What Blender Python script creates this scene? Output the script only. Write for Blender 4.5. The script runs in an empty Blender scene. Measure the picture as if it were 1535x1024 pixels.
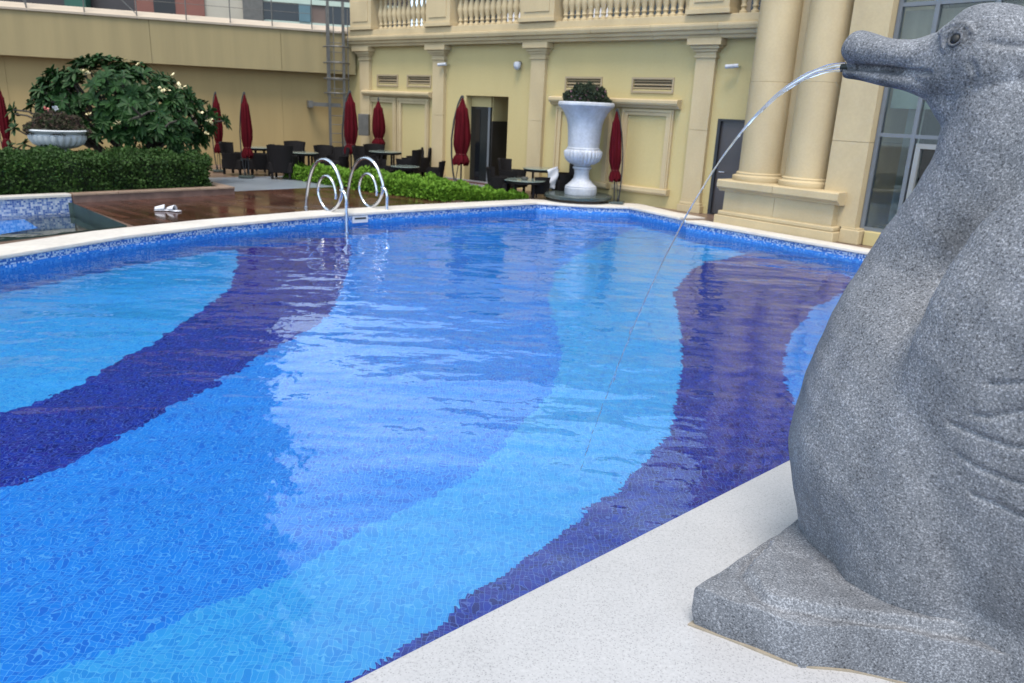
import bpy, bmesh, math, random
import numpy as np
from mathutils import Vector, Matrix
from mathutils.geometry import tessellate_polygon
R = math.radians
rnd = random.Random(7)
scene = bpy.context.scene
COL = scene.collection

# ---------------------------------------------------------------- camera, sky, sun, exposure
HC = 1.8
PITCH, ROLL, FPX = R(16.9), R(2.6), 1150.0
cF = Vector((0, math.cos(PITCH), -math.sin(PITCH)))
cR0, cU0 = Vector((1, 0, 0)), Vector((0, math.sin(PITCH), math.cos(PITCH)))
cR = cR0*math.cos(ROLL) + cU0*math.sin(ROLL)
cU = -cR0*math.sin(ROLL) + cU0*math.cos(ROLL)
cam = bpy.data.cameras.new('camera'); camo = bpy.data.objects.new('camera', cam); COL.objects.link(camo)
M = Matrix((cR, cU, -cF)).transposed().to_4x4(); M.translation = (0, 0, HC)
camo.matrix_world = M
cam.sensor_width = 36.0; cam.lens = 36.0*FPX/1535.0
cam.clip_start = 0.05; cam.clip_end = 500
cam.dof.use_dof = True; cam.dof.focus_distance = 2.85; cam.dof.aperture_fstop = 4.6
scene.camera = camo

SKY_C = 8.2          # brightness of the cloud layer
ALB = 0.72
SUN_EL, SUN_AZ = R(64), R(190)       # compass-like: azimuth clockwise from +Y
w = bpy.data.worlds.new('World'); scene.world = w; w.use_nodes = True
nt = w.node_tree; nt.nodes.clear()
sky = nt.nodes.new('ShaderNodeTexSky'); sky.sky_type = 'NISHITA'; sky.sun_disc = False
sky.sun_elevation = SUN_EL; sky.sun_rotation = SUN_AZ
sky.air_density = 1.0; sky.dust_density = 4.0; sky.ozone_density = 0.8
bg = nt.nodes.new('ShaderNodeBackground'); bg.inputs[1].default_value = 0.15
wo = nt.nodes.new('ShaderNodeOutputWorld')
hs = nt.nodes.new('ShaderNodeHueSaturation'); hs.inputs['Saturation'].default_value = 0.8
nt.links.new(sky.outputs[0], hs.inputs['Color']); tcw = nt.nodes.new('ShaderNodeTexCoord'); cn = nt.nodes.new('ShaderNodeTexNoise'); cn.inputs['Scale'].default_value = 2.2; cn.inputs['Detail'].default_value = 5
nt.links.new(tcw.outputs['Generated'], cn.inputs['Vector'])
cr = nt.nodes.new('ShaderNodeValToRGB'); cr.color_ramp.elements[0].position = .3; cr.color_ramp.elements[1].position = .7
cr.color_ramp.elements[0].color = (0.50, 0.72, 1.0, 1); cr.color_ramp.elements[1].color = (0.76, 0.91, 1, 1); nt.links.new(cn.outputs['Fac'], cr.inputs[0])
cs_ = nt.nodes.new('ShaderNodeVectorMath'); cs_.operation = 'SCALE'; cs_.inputs['Scale'].default_value = SKY_C; spw = nt.nodes.new('ShaderNodeSeparateXYZ'); nt.links.new(tcw.outputs['Generated'], spw.inputs[0])
mrw = nt.nodes.new('ShaderNodeMapRange'); mrw.interpolation_type = 'SMOOTHSTEP'; mrw.inputs['From Min'].default_value = 0.25; mrw.inputs['From Max'].default_value = 0.75
mrw.inputs['To Min'].default_value = 1.0; mrw.inputs['To Max'].default_value = 0.42; nt.links.new(spw.outputs['Z'], mrw.inputs['Value'])   # hazy overcast: brightest low down
cz_ = nt.nodes.new('ShaderNodeVectorMath'); cz_.operation = 'SCALE'; nt.links.new(cr.outputs[0], cz_.inputs[0]); nt.links.new(mrw.outputs[0], cz_.inputs['Scale'])
nt.links.new(cz_.outputs[0], cs_.inputs[0])
mxw = nt.nodes.new('ShaderNodeMix'); mxw.data_type = 'RGBA'; mxw.inputs[0].default_value = 0.75
nt.links.new(hs.outputs[0], mxw.inputs[6]); nt.links.new(cs_.outputs[0], mxw.inputs[7]); nt.links.new(mxw.outputs[2], bg.inputs[0]); nt.links.new(bg.outputs[0], wo.inputs[0])
sl = bpy.data.lights.new('sun', 'SUN'); sl.energy = 1.7; sl.angle = R(24); sl.color = (1, 0.91, 0.80)
so = bpy.data.objects.new('sun', sl); COL.objects.link(so)
sd = Vector((math.sin(SUN_AZ)*math.cos(SUN_EL), math.cos(SUN_AZ)*math.cos(SUN_EL), math.sin(SUN_EL)))
so.rotation_euler = sd.to_track_quat('Z', 'Y').to_euler()
so.location = (0, 0, 30)
scene.view_settings.view_transform = 'Standard'; scene.view_settings.look = 'None'
scene.view_settings.exposure = 1.15; scene.view_settings.gamma = 1
scene.render.engine = 'CYCLES'
scene.cycles.use_denoising = True
scene.cycles.max_bounces = 10; scene.cycles.transmission_bounces = 8; scene.cycles.transparent_max_bounces = 8
scene.cycles.sample_clamp_indirect = 6

# ---------------------------------------------------------------- helpers
def gp(px, py, z=0.0):
    """point of the horizontal plane z that the photograph shows at px, py (1535 x 1024)"""
    d = cF*FPX + cR*(px-767.5) - cU*(py-512)
    t = (z-HC)/d.z
    return Vector((d.x*t, d.y*t, z))
def dp(px, py, y):
    d = cF*FPX + cR*(px-767.5) - cU*(py-512)
    t = y/d.y
    return Vector((d.x*t, y, HC+d.z*t))

class MB:
    def __init__(s): s.v = []; s.f = []; s.uv = None
    def add(s, vs, fs):
        n = len(s.v); s.v += [tuple(v) for v in vs]; s.f += [tuple(i+n for i in f) for f in fs]; return s
    def box(s, x0, x1, y0, y1, z0, z1, b=0.0):
        if b <= 0:
            return s.add([(x0,y0,z0),(x1,y0,z0),(x1,y1,z0),(x0,y1,z0),(x0,y0,z1),(x1,y0,z1),(x1,y1,z1),(x0,y1,z1)],
                [(0,3,2,1),(4,5,6,7),(0,1,5,4),(1,2,6,5),(2,3,7,6),(3,0,4,7)])
        bm = bmesh.new(); bmesh.ops.create_cube(bm, size=1)
        for v in bm.verts: v.co = Vector(((x0+x1)/2+v.co.x*(x1-x0), (y0+y1)/2+v.co.y*(y1-y0), (z0+z1)/2+v.co.z*(z1-z0)))
        bmesh.ops.bevel(bm, geom=bm.edges[:], offset=b, segments=2, affect='EDGES', profile=0.5)
        bm.verts.index_update()
        s.add([v.co[:] for v in bm.verts], [[v.index for v in f.verts] for f in bm.faces]); bm.free(); return s
    def tube(s, pts, r, n=8, cap=True, flat=1.0):
        pts = [Vector(p) for p in pts]; m = len(pts)
        rs = r if isinstance(r, (list, tuple)) else [r]*m
        up = Vector((0, 0, 1)); rings = []
        t0 = (pts[1]-pts[0]).normalized()
        a = t0.cross(up)
        if a.length < 1e-3: a = t0.cross(Vector((1, 0, 0)))
        a.normalize()
        for i, p in enumerate(pts):
            t = (pts[min(i+1, m-1)]-pts[max(i-1, 0)])
            if t.length < 1e-9: t = t0
            t = t.normalized()
            a = (a-t*a.dot(t)).normalized(); b = t.cross(a)
            rings.append([p+a*math.cos(2*math.pi*k/n)*rs[i]+b*math.sin(2*math.pi*k/n)*rs[i]*flat for k in range(n)])
        vs = [v for q in rings for v in q]; fs = []
        for i in range(m-1):
            for k in range(n):
                fs.append((i*n+k, i*n+(k+1) % n, (i+1)*n+(k+1) % n, (i+1)*n+k))
        if cap: fs.append(tuple(range(n-1, -1, -1))); fs.append(tuple((m-1)*n+k for k in range(n)))
        return s.add(vs, fs)
    def lathe(s, prof, n=32, c=(0, 0, 0), fn=None, a0=0.0):
        vs = []; fs = []; m = len(prof)
        for i, (r, z) in enumerate(prof):
            for k in range(n):
                a = a0+2*math.pi*k/n
                rr = r*(fn(a, z) if fn else 1)
                vs.append((c[0]+rr*math.cos(a), c[1]+rr*math.sin(a), c[2]+z))
        for i in range(m-1):
            for k in range(n):
                fs.append((i*n+k, i*n+(k+1) % n, (i+1)*n+(k+1) % n, (i+1)*n+k))
        if prof[0][0] > 1e-6: fs.append(tuple(range(n-1, -1, -1)))
        if prof[-1][0] > 1e-6: fs.append(tuple((m-1)*n+k for k in range(n)))
        return s.add(vs, fs)
    def prism(s, poly, z0, z1):
        n = len(poly)
        tri = tessellate_polygon([[Vector((p[0], p[1], 0)) for p in poly]])
        vs = [(p[0], p[1], z0) for p in poly]+[(p[0], p[1], z1) for p in poly]
        fs = [(a, b, c) for a, b, c in tri]+[(c+n, b+n, a+n) for a, b, c in tri]
        for i in range(n): fs.append((i, (i+1) % n, (i+1) % n+n, i+n))
        return s.add(vs, fs)
    def extrude_profile(s, prof, x0, x1):
        """closed profile in y,z extruded along x"""
        n = len(prof)
        vs = [(x0, y, z) for y, z in prof]+[(x1, y, z) for y, z in prof]
        fs = [tuple(range(n)), tuple(range(2*n-1, n-1, -1))]+[(i, (i+1) % n, (i+1) % n+n, i+n) for i in range(n)]
        return s.add(vs, fs)
    def build(s, name, mat, parent=None, smooth=False, loc=None, recalc=True):
        me = bpy.data.meshes.new(name); me.from_pydata(s.v, [], s.f)
        if recalc:
            bm = bmesh.new(); bm.from_mesh(me)
            bmesh.ops.recalc_face_normals(bm, faces=bm.faces[:]); bm.to_mesh(me); bm.free()
        mats = mat if isinstance(mat, (list, tuple)) else [mat]
        for m_ in mats: me.materials.append(m_)
        if smooth:
            for p in me.polygons: p.use_smooth = True
            try: me.set_sharp_from_angle(angle=R(smooth if smooth is not True else 50))
            except Exception: pass
        o = bpy.data.objects.new(name, me); COL.objects.link(o)
        if parent is not None: o.parent = parent
        if loc is not None: o.location = loc
        return o
def tag(o, label=None, cat=None, group=None, kind=None):
    if label: o['label'] = label
    if cat: o['category'] = cat
    if group: o['group'] = group
    if kind: o['kind'] = kind
    return o
def empty(name, loc=(0, 0, 0), rz=0.0, **k):
    o = bpy.data.objects.new(name, None); COL.objects.link(o); o.location = loc; o.rotation_euler = (0, 0, rz)
    o.empty_display_size = 0.1
    return tag(o, **k)
def copy_tree(o, parent=None):
    c = o.copy(); COL.objects.link(c)
    if parent is not None: c.parent = parent
    for ch in list(o.children): copy_tree(ch, c)
    return c

def catm(ctrl, sub=5):
    c = np.array(ctrl, float); out = []
    for i in range(len(c)-1):
        p0, p1, p2, p3 = c[max(i-1, 0)], c[i], c[i+1], c[min(i+2, len(c)-1)]
        for k in range(sub):
            t = k/sub; out.append(.5*((2*p1)+(-p0+p2)*t+(2*p0-5*p1+4*p2-p3)*t*t+(-p0+3*p1-3*p2+p3)*t**3))
    out.append(c[-1]); return [list(map(float, o)) for o in out]

# ---------------------------------------------------------------- materials
def newmat(name):
    m = bpy.data.materials.new(name); m.use_nodes = True
    return m, m.node_tree, m.node_tree.nodes['Principled BSDF']
def N(nt, t, **k):
    n = nt.nodes.new(t)
    for a, b in k.items(): setattr(n, a, b)
    return n
def ramp(nt, stops, interp='LINEAR'):
    r = N(nt, 'ShaderNodeValToRGB'); r.color_ramp.interpolation = interp
    e = r.color_ramp.elements
    while len(e) < len(stops): e.new(0.5)
    for i, (p, c) in enumerate(stops):
        e[i].position = p; e[i].color = (*c, 1) if len(c) == 3 else c
    return r
def simple(name, col, rough=0.6, var=0.12, scale=3.0, bump=0.0, bscale=60.0, metal=0.0, spec=0.5, coords='Object', stretch=None, var2=0.0, scale2=40):
    m, nt, b = newmat(name)
    tc = N(nt, 'ShaderNodeTexCoord'); src = tc.outputs[coords]
    if stretch:
        mp = N(nt, 'ShaderNodeMapping'); mp.inputs['Scale'].default_value = stretch
        nt.links.new(src, mp.inputs[0]); srcs = mp.outputs[0]
    else: srcs = src
    no = N(nt, 'ShaderNodeTexNoise'); no.inputs['Scale'].default_value = scale; no.inputs['Detail'].default_value = 6
    nt.links.new(srcs, no.inputs['Vector'])
    col = tuple(c*ALB for c in col)
    lo = tuple(max(0, c*(1-var)) for c in col); hi = tuple(min(1, c*(1+var)) for c in col)
    r = ramp(nt, [(0.3, lo), (0.7, hi)]); nt.links.new(no.outputs['Fac'], r.inputs[0])
    out = r.outputs[0]
    if var2:
        n2 = N(nt, 'ShaderNodeTexNoise'); n2.inputs['Scale'].default_value = scale2; n2.inputs['Detail'].default_value = 3
        nt.links.new(src, n2.inputs['Vector'])
        r2 = ramp(nt, [(0.35, (1-var2,)*3), (0.65, (1+var2,)*3)]); nt.links.new(n2.outputs['Fac'], r2.inputs[0])
        mx = N(nt, 'ShaderNodeMix', data_type='RGBA', blend_type='MULTIPLY'); mx.inputs[0].default_value = 1
        nt.links.new(out, mx.inputs[6]); nt.links.new(r2.outputs[0], mx.inputs[7]); out = mx.outputs[2]
    nt.links.new(out, b.inputs['Base Color'])
    b.inputs['Roughness'].default_value = rough; b.inputs['Metallic'].default_value = metal
    b.inputs['Specular IOR Level'].default_value = spec
    if bump:
        nb = N(nt, 'ShaderNodeTexNoise'); nb.inputs['Scale'].default_value = bscale; nb.inputs['Detail'].default_value = 5
        nt.links.new(src, nb.inputs['Vector'])
        bp = N(nt, 'ShaderNodeBump'); bp.inputs['Strength'].default_value = bump; bp.inputs['Distance'].default_value = 0.01
        nt.links.new(nb.outputs['Fac'], bp.inputs['Height']); nt.links.new(bp.outputs[0], b.inputs['Normal'])
    return m

def m_granite(name, dark, mid, light, scale, rough, bump=0.3, warm=None):
    dark, mid, light = [tuple(c*ALB for c in q) for q in (dark, mid, light)]
    m, nt, b = newmat(name); tc = N(nt, 'ShaderNodeTexCoord')
    n1 = N(nt, 'ShaderNodeTexNoise'); n1.inputs['Scale'].default_value = scale; n1.inputs['Detail'].default_value = 4; n1.inputs['Roughness'].default_value = 0.7
    nt.links.new(tc.outputs['Object'], n1.inputs['Vector'])
    n3 = N(nt, 'ShaderNodeTexNoise'); n3.inputs['Scale'].default_value = 3.0; n3.inputs['Detail'].default_value = 7; n3.inputs['Roughness'].default_value = 0.65
    m3 = N(nt, 'ShaderNodeMapping'); m3.inputs['Scale'].default_value = (1.3, 1.3, .45); nt.links.new(tc.outputs['Object'], m3.inputs[0]); nt.links.new(m3.outputs[0], n3.inputs['Vector'])
    ad = N(nt, 'ShaderNodeMath', operation='MULTIPLY_ADD'); nt.links.new(n3.outputs['Fac'], ad.inputs[0]); ad.inputs[1].default_value = 0.36; ad.inputs[2].default_value = -0.18
    a2 = N(nt, 'ShaderNodeMath', operation='ADD'); nt.links.new(n1.outputs['Fac'], a2.inputs[0]); nt.links.new(ad.outputs[0], a2.inputs[1])
    r = ramp(nt, [(0.36, dark), (0.46, mid), (0.53, mid), (0.66, light)]); nt.links.new(a2.outputs[0], r.inputs[0])
    # fine black mica flecks
    vo = N(nt, 'ShaderNodeTexVoronoi'); vo.inputs['Scale'].default_value = scale*1.3
    nt.links.new(tc.outputs['Object'], vo.inputs['Vector'])
    rv = ramp(nt, [(0.0, (0.3,)*3), (0.22, (0.62,)*3), (0.34, (1,)*3)]); nt.links.new(vo.outputs['Distance'], rv.inputs[0])
    mx = N(nt, 'ShaderNodeMix', data_type='RGBA', blend_type='MULTIPLY'); mx.inputs[0].default_value = 0.6
    nt.links.new(r.outputs[0], mx.inputs[6]); nt.links.new(rv.outputs[0], mx.inputs[7])
    out = mx.outputs[2]
    nt.links.new(out, b.inputs['Base Color']); b.inputs['Roughness'].default_value = rough
    bp = N(nt, 'ShaderNodeBump'); bp.inputs['Strength'].default_value = bump; bp.inputs['Distance'].default_value = 0.004
    nt.links.new(n1.outputs['Fac'], bp.inputs['Height']); nt.links.new(bp.outputs[0], b.inputs['Normal'])
    return m, nt, b, tc, out

M_goose, gnt, gb, gtc, gout = m_granite('grey granite', (0.045, 0.05, 0.062), (0.175, 0.188, 0.215), (0.43, 0.45, 0.50), 145, 0.75)
M_lid = m_granite('dark stone eyelid', (0.03, 0.033, 0.04), (0.09, 0.1, 0.12), (0.2, 0.21, 0.25), 115, 0.7)[0]
# dark damp staining round the eyes and along the bill ; the neck spot is painted-in shade beside the wing
def stain_and_shade(nt, tc, out, b, spots):
    for (c, rad, amt) in spots:
        vm = N(nt, 'ShaderNodeVectorMath', operation='DISTANCE'); vm.inputs[1].default_value = c
        nt.links.new(tc.outputs['Object'], vm.inputs[0])
        nz = N(nt, 'ShaderNodeTexNoise'); nz.inputs['Scale'].default_value = 22; nt.links.new(tc.outputs['Object'], nz.inputs['Vector'])
        ma = N(nt, 'ShaderNodeMath', operation='MULTIPLY_ADD'); nt.links.new(nz.outputs['Fac'], ma.inputs[0]); ma.inputs[1].default_value = rad*0.9
        nt.links.new(vm.outputs['Value'], ma.inputs[2])
        mr = N(nt, 'ShaderNodeMapRange'); mr.inputs['From Min'].default_value = rad*0.7; mr.inputs['From Max'].default_value = rad*1.5
        mr.inputs['To Min'].default_value = amt; mr.inputs['To Max'].default_value = 1.0
        nt.links.new(ma.outputs[0], mr.inputs['Value'])
        mx = N(nt, 'ShaderNodeVectorMath', operation='SCALE'); nt.links.new(out, mx.inputs[0]); nt.links.new(mr.outputs[0], mx.inputs['Scale'])
        out = mx.outputs[0]
    nt.links.new(out, b.inputs['Base Color'])
stain_and_shade(gnt, gtc, gout, gb, [((0.285, -0.15, 2.085), 0.05, 0.38), ((0.33, -0.14, 2.13), 0.03, 0.55), ((-0.10, 0.0, 1.96), 0.06, 0.35), ((0.05, 0.0, 1.94), 0.08, 0.5), ((0.22, -0.1, 1.93), 0.07, 0.6),
      ((0.42, -0.1, 1.45), 0.12, 0.6), ((0.45, -.12, 1.965), .05, 1.5)])

M_cop = m_granite('pale granite coping', (0.46, 0.462, 0.48), (0.545, 0.545, 0.565), (0.61, 0.61, 0.63), 75, 0.5, 0.05)[0]
M_copf = simple('cream coping stone', (0.70, 0.66, 0.61), 0.55, 0.10, 1.5, 0.1, 40, var2=0.05, scale2=12)
M_white = simple('white marble', (0.55, 0.58, 0.65), 0.5, 0.16, 4, 0.25, 50, var2=0.08, scale2=22, stretch=(1, 1, .35))
M_white2 = simple('weathered white stone', (0.62, 0.65, 0.68), 0.7, 0.12, 5, 0.2, 50)
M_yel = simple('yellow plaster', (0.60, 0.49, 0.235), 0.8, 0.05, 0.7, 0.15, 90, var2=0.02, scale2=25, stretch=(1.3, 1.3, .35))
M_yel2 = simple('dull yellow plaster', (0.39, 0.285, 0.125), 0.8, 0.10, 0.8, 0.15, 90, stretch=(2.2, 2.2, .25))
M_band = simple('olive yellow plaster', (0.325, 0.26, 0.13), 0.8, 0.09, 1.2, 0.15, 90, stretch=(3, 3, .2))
M_cream = simple('cream cast stone', (0.585, 0.465, 0.275), 0.7, 0.10, 1.6, 0.1, 70, var2=0.03, scale2=30, stretch=(1, 1, .5))
M_creamd = simple('tan cast stone', (0.42, 0.33, 0.205), 0.7, 0.08, 1.6, 0.1, 70)
M_dark = simple('dark opening', (0.012, 0.012, 0.014), 0.5, 0.1)
M_black = simple('black metal', (0.02, 0.022, 0.028), 0.4, 0.1)
M_wicker, wnt, wb = newmat('black wicker')
_tc = N(wnt, 'ShaderNodeTexCoord'); _w = N(wnt, 'ShaderNodeTexWave'); _w.inputs['Scale'].default_value = 22; _w.bands_direction = 'Z'; _w.inputs['Distortion'].default_value = 1.5
wnt.links.new(_tc.outputs['Object'], _w.inputs['Vector']); _r = ramp(wnt, [(0.2, (0.005, 0.0045, 0.005)), (0.8, (0.016, 0.014, 0.015))]); wnt.links.new(_w.outputs['Fac'], _r.inputs[0])
wnt.links.new(_r.outputs[0], wb.inputs['Base Color']); wb.inputs['Roughness'].default_value = 0.8; wb.inputs['Specular IOR Level'].default_value = 0.15
M_steel, snt, sb = newmat('polished steel'); sb.inputs['Base Color'].default_value = (0.62, 0.64, 0.68, 1); sb.inputs['Metallic'].default_value = 1; sb.inputs['Roughness'].default_value = 0.16
M_gal = simple('galvanised grey', (0.12, 0.115, 0.105), 0.5, 0.2, 8)
M_frame = simple('blue grey aluminium', (0.17, 0.19, 0.215), 0.4, 0.05)
M_red = simple('crimson canvas', (0.085, 0.004, 0.009), 0.9, 0.3, 5, 0.3, 30, spec=.1, stretch=(4, 4, .4))
M_plate = simple('dark slate slab', (0.07, 0.09, 0.085), 0.25, 0.2, 6)
M_cloth = simple('white cloth', (0.75, 0.76, 0.82), 0.9, 0.05, 20, 0.3, 30)
M_grey = simple('grey paving', (0.24, 0.28, 0.33), 0.35, 0.18, 1.2, 0.1, 40)
M_brownred = simple('red brown cladding', (0.22, 0.075, 0.05), 0.5, 0.1, 2)
M_palegreen = simple('pale green frame', (0.50, 0.60, 0.52), 0.5, 0.05)
M_darkcl = simple('dark brown cladding', (0.035, 0.022, 0.02), 0.35, 0.3, 1)
M_beigecl = simple('beige panel', (0.48, 0.44, 0.36), 0.6, 0.05, 2)
M_greencl = simple('green awning', (0.02, 0.10, 0.07), 0.6, 0.15, 2)
M_brick = simple('planter brick', (0.20, 0.12, 0.10), 0.4, 0.3, 6, 0.2, 30)
M_soil = simple('dark soil', (0.03, 0.02, 0.015), 0.9, 0.3, 10)
M_bark = simple('grey brown bark', (0.07, 0.06, 0.05), 0.8, 0.3, 12, 0.4, 40)
def leafmat(name, lo, hi, rough=0.45, sc=3.0):
    m, nt, b = newmat(name); tc = N(nt, 'ShaderNodeTexCoord')
    n = N(nt, 'ShaderNodeTexNoise'); n.inputs['Scale'].default_value = sc; n.inputs['Detail'].default_value = 4; n.inputs['Roughness'].default_value = .7
    nt.links.new(tc.outputs['Object'], n.inputs['Vector'])
    lo = tuple(v*.8 for v in lo); hi = tuple(v*.8 for v in hi)
    r = ramp(nt, [(0.3, lo), (0.7, hi)]); nt.links.new(n.outputs['Fac'], r.inputs[0])
    nt.links.new(r.outputs[0], b.inputs['Base Color']); b.inputs['Roughness'].default_value = rough; b.inputs['Specular IOR Level'].default_value = 0.3
    return m
M_leafd = leafmat('hedge leaf', (0.012, 0.034, 0.006), (0.046, 0.11, 0.016), 0.7, sc=5)
M_leafp = leafmat('plumeria leaf', (0.006, 0.030, 0.006), (0.026, 0.085, 0.016), 0.6, 5)
M_leafg = leafmat('light green leaf', (0.07, 0.17, 0.010), (0.17, 0.33, 0.025), 0.7, 7)
M_leafr = leafmat('purple green leaf', (0.025, 0.075, 0.016), (0.12, 0.05, 0.06), 0.9, 12)
M_petal = simple('cream petal', (0.85, 0.75, 0.45), 0.6, 0.1, 20)
M_petalr = simple('pink petal', (0.7, 0.25, 0.22), 0.6, 0.2, 20)

# terrace tile, wet
M_ter, tnt, tb = newmat('brown terrace tile')
_tc = N(tnt, 'ShaderNodeTexCoord'); _b = N(tnt, 'ShaderNodeTexBrick'); _b.offset = 0; _b.inputs['Scale'].default_value = 3.3
_b.inputs['Brick Width'].default_value = 1; _b.inputs['Row Height'].default_value = 1; _b.inputs['Mortar Size'].default_value = .02
_b.inputs['Color1'].default_value = (0.13, 0.085, 0.065, 1); _b.inputs['Color2'].default_value = (0.17, 0.11, 0.085, 1); _b.inputs['Mortar'].default_value = (0.10, 0.08, 0.07, 1)
tnt.links.new(_tc.outputs['Object'], _b.inputs['Vector']); tnt.links.new(_b.outputs['Color'], tb.inputs['Base Color']); tb.inputs['Roughness'].default_value = 0.35

# wooden planks, wet
def deckmat(ang):
    m, nt, b = newmat('wet dark decking'); tc = N(nt, 'ShaderNodeTexCoord')
    mp = N(nt, 'ShaderNodeMapping'); mp.inputs['Rotation'].default_value = (0, 0, -ang); nt.links.new(tc.outputs['Object'], mp.inputs[0])
    br = N(nt, 'ShaderNodeTexBrick'); br.inputs['Scale'].default_value = 1; br.inputs['Brick Width'].default_value = 2.6; br.inputs['Row Height'].default_value = 0.15
    br.inputs['Mortar Size'].default_value = 0.006; br.inputs['Bias'].default_value = -0.2
    br.inputs['Color1'].default_value = (0.040, 0.016, 0.010, 1); br.inputs['Color2'].default_value = (0.105, 0.042, 0.028, 1); br.inputs['Mortar'].default_value = (0.01, 0.006, 0.005, 1)
    nt.links.new(mp.outputs[0], br.inputs['Vector']); nt.links.new(br.outputs['Color'], b.inputs['Base Color'])
    n = N(nt, 'ShaderNodeTexNoise'); n.inputs['Scale'].default_value = 1.3; n.inputs['Detail'].default_value = 4; nt.links.new(tc.outputs['Object'], n.inputs['Vector'])
    mr = N(nt, 'ShaderNodeMapRange'); mr.inputs['From Min'].default_value = .35; mr.inputs['From Max'].default_value = .65; mr.inputs['To Min'].default_value = 0.06; mr.inputs['To Max'].default_value = 0.3
    nt.links.new(n.outputs['Fac'], mr.inputs['Value']); nt.links.new(mr.outputs[0], b.inputs['Roughness'])
    bp = N(nt, 'ShaderNodeBump'); bp.inputs['Strength'].default_value = .25; bp.inputs['Distance'].default_value = .01
    nt.links.new(br.outputs['Fac'], bp.inputs['Height']); bp.invert = True; nt.links.new(bp.outputs[0], b.inputs['Normal'])
    return m

def tilemat(name, cols, ts=0.035, grout=(0.35, 0.55, 0.8), gw=0.055, band=False, rough=0.25):
    """mosaic over UV (metres): random tone per tile, pale grout lines"""
    cols = [tuple(v*.74 for v in c) for c in cols]; grout = tuple(v*.78 for v in grout)
    m, nt, b = newmat(name)
    uv = N(nt, 'ShaderNodeUVMap'); uv.uv_map = 'UVMap'
    sc = N(nt, 'ShaderNodeVectorMath', operation='SCALE'); sc.inputs['Scale'].default_value = 1/ts; nt.links.new(uv.outputs[0], sc.inputs[0])
    fl = N(nt, 'ShaderNodeVectorMath', operation='FLOOR'); nt.links.new(sc.outputs[0], fl.inputs[0])
    fr = N(nt, 'ShaderNodeVectorMath', operation='FRACTION'); nt.links.new(sc.outputs[0], fr.inputs[0])
    wn = N(nt, 'ShaderNodeTexWhiteNoise', noise_dimensions='2D'); nt.links.new(fl.outputs[0], wn.inputs['Vector'])
    r = ramp(nt, [(i/len(cols), c) for i, c in enumerate(cols)], 'CONSTANT'); nt.links.new(wn.outputs['Value'], r.inputs[0])
    sp = N(nt, 'ShaderNodeSeparateXYZ'); nt.links.new(fr.outputs[0], sp.inputs[0])
    col = r.outputs[0]
    if band:
        su = N(nt, 'ShaderNodeSeparateXYZ'); nt.links.new(uv.outputs[0], su.inputs[0])
        r2 = ramp(nt, [(0.0, (0.05, 0.11, 0.36)), (0.28, (0.52, 0.57, 0.64)), (0.60, (0.04, 0.11, 0.36)), (0.80, (0.34, 0.44, 0.58))], 'CONSTANT'); nt.links.new(wn.outputs['Value'], r2.inputs[0])
        r3 = ramp(nt, [(0.0, (0.02, 0.16, 0.55)), (0.62, (0.38, 0.5, 0.72)), (0.80, (0.03, 0.2, 0.62))], 'CONSTANT'); nt.links.new(wn.outputs['Value'], r3.inputs[0])
        gt = N(nt, 'ShaderNodeMath', operation='GREATER_THAN'); gt.inputs[1].default_value = band; nt.links.new(su.outputs['Y'], gt.inputs[0])
        gt2 = N(nt, 'ShaderNodeMath', operation='GREATER_THAN'); gt2.inputs[1].default_value = band-0.035; nt.links.new(su.outputs['Y'], gt2.inputs[0])
        x0 = N(nt, 'ShaderNodeMix', data_type='RGBA'); nt.links.new(gt2.outputs[0], x0.inputs[0]); nt.links.new(col, x0.inputs[6]); nt.links.new(r3.outputs[0], x0.inputs[7])
        x1 = N(nt, 'ShaderNodeMix', data_type='RGBA'); nt.links.new(gt.outputs[0], x1.inputs[0]); nt.links.new(x0.outputs[2], x1.inputs[6]); nt.links.new(r2.outputs[0], x1.inputs[7])
        col = x1.outputs[2]
    outs = []
    for ax in ('X', 'Y'):
        a = N(nt, 'ShaderNodeMath', operation='LESS_THAN'); a.inputs[1].default_value = gw*2; nt.links.new(sp.outputs[ax], a.inputs[0]); outs.append(a)
    mxm = N(nt, 'ShaderNodeMath', operation='MAXIMUM'); nt.links.new(outs[0].outputs[0], mxm.inputs[0]); nt.links.new(outs[1].outputs[0], mxm.inputs[1])
    mx = N(nt, 'ShaderNodeMix', data_type='RGBA'); nt.links.new(mxm.outputs[0], mx.inputs[0]); nt.links.new(col, mx.inputs[6]); mx.inputs[7].default_value = (*grout, 1)
    nt.links.new(mx.outputs[2], b.inputs['Base Color']); b.inputs['Roughness'].default_value = rough
    return m
T_navy = tilemat('navy mosaic', [(0.004, 0.018, 0.30), (0.005, 0.024, 0.38), (0.003, 0.012, 0.22), (0.014, 0.02, 0.34), (0.004, 0.02, 0.32), (0.006, 0.035, 0.45)], ts=0.028, grout=(0.07, 0.14, 0.55))
T_mid = tilemat('mid blue mosaic', [(0.010, 0.26, 0.97), (0.012, 0.28, 0.99), (0.009, 0.23, 0.92), (0.018, 0.30, 1.0), (0.010, 0.26, 0.97), (0.011, 0.20, 0.88)], ts=0.028, grout=(0.08, 0.42, 0.98))
T_cyan = tilemat('sky blue mosaic', [(0.03, 0.40, 1.0), (0.035, 0.43, 1.0), (0.028, 0.37, 0.97), (0.045, 0.45, 1.0), (0.03, 0.40, 1.0), (0.024, 0.34, 0.95)], ts=0.028, grout=(0.10, 0.52, 0.98))
T_wall = tilemat('blue wall mosaic', [(0.02, 0.18, 0.66), (0.04, 0.25, 0.76), (0.015, 0.14, 0.58), (0.08, 0.30, 0.75)], ts=0.022, grout=(0.06, 0.28, 0.74), band=-0.125)
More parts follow.
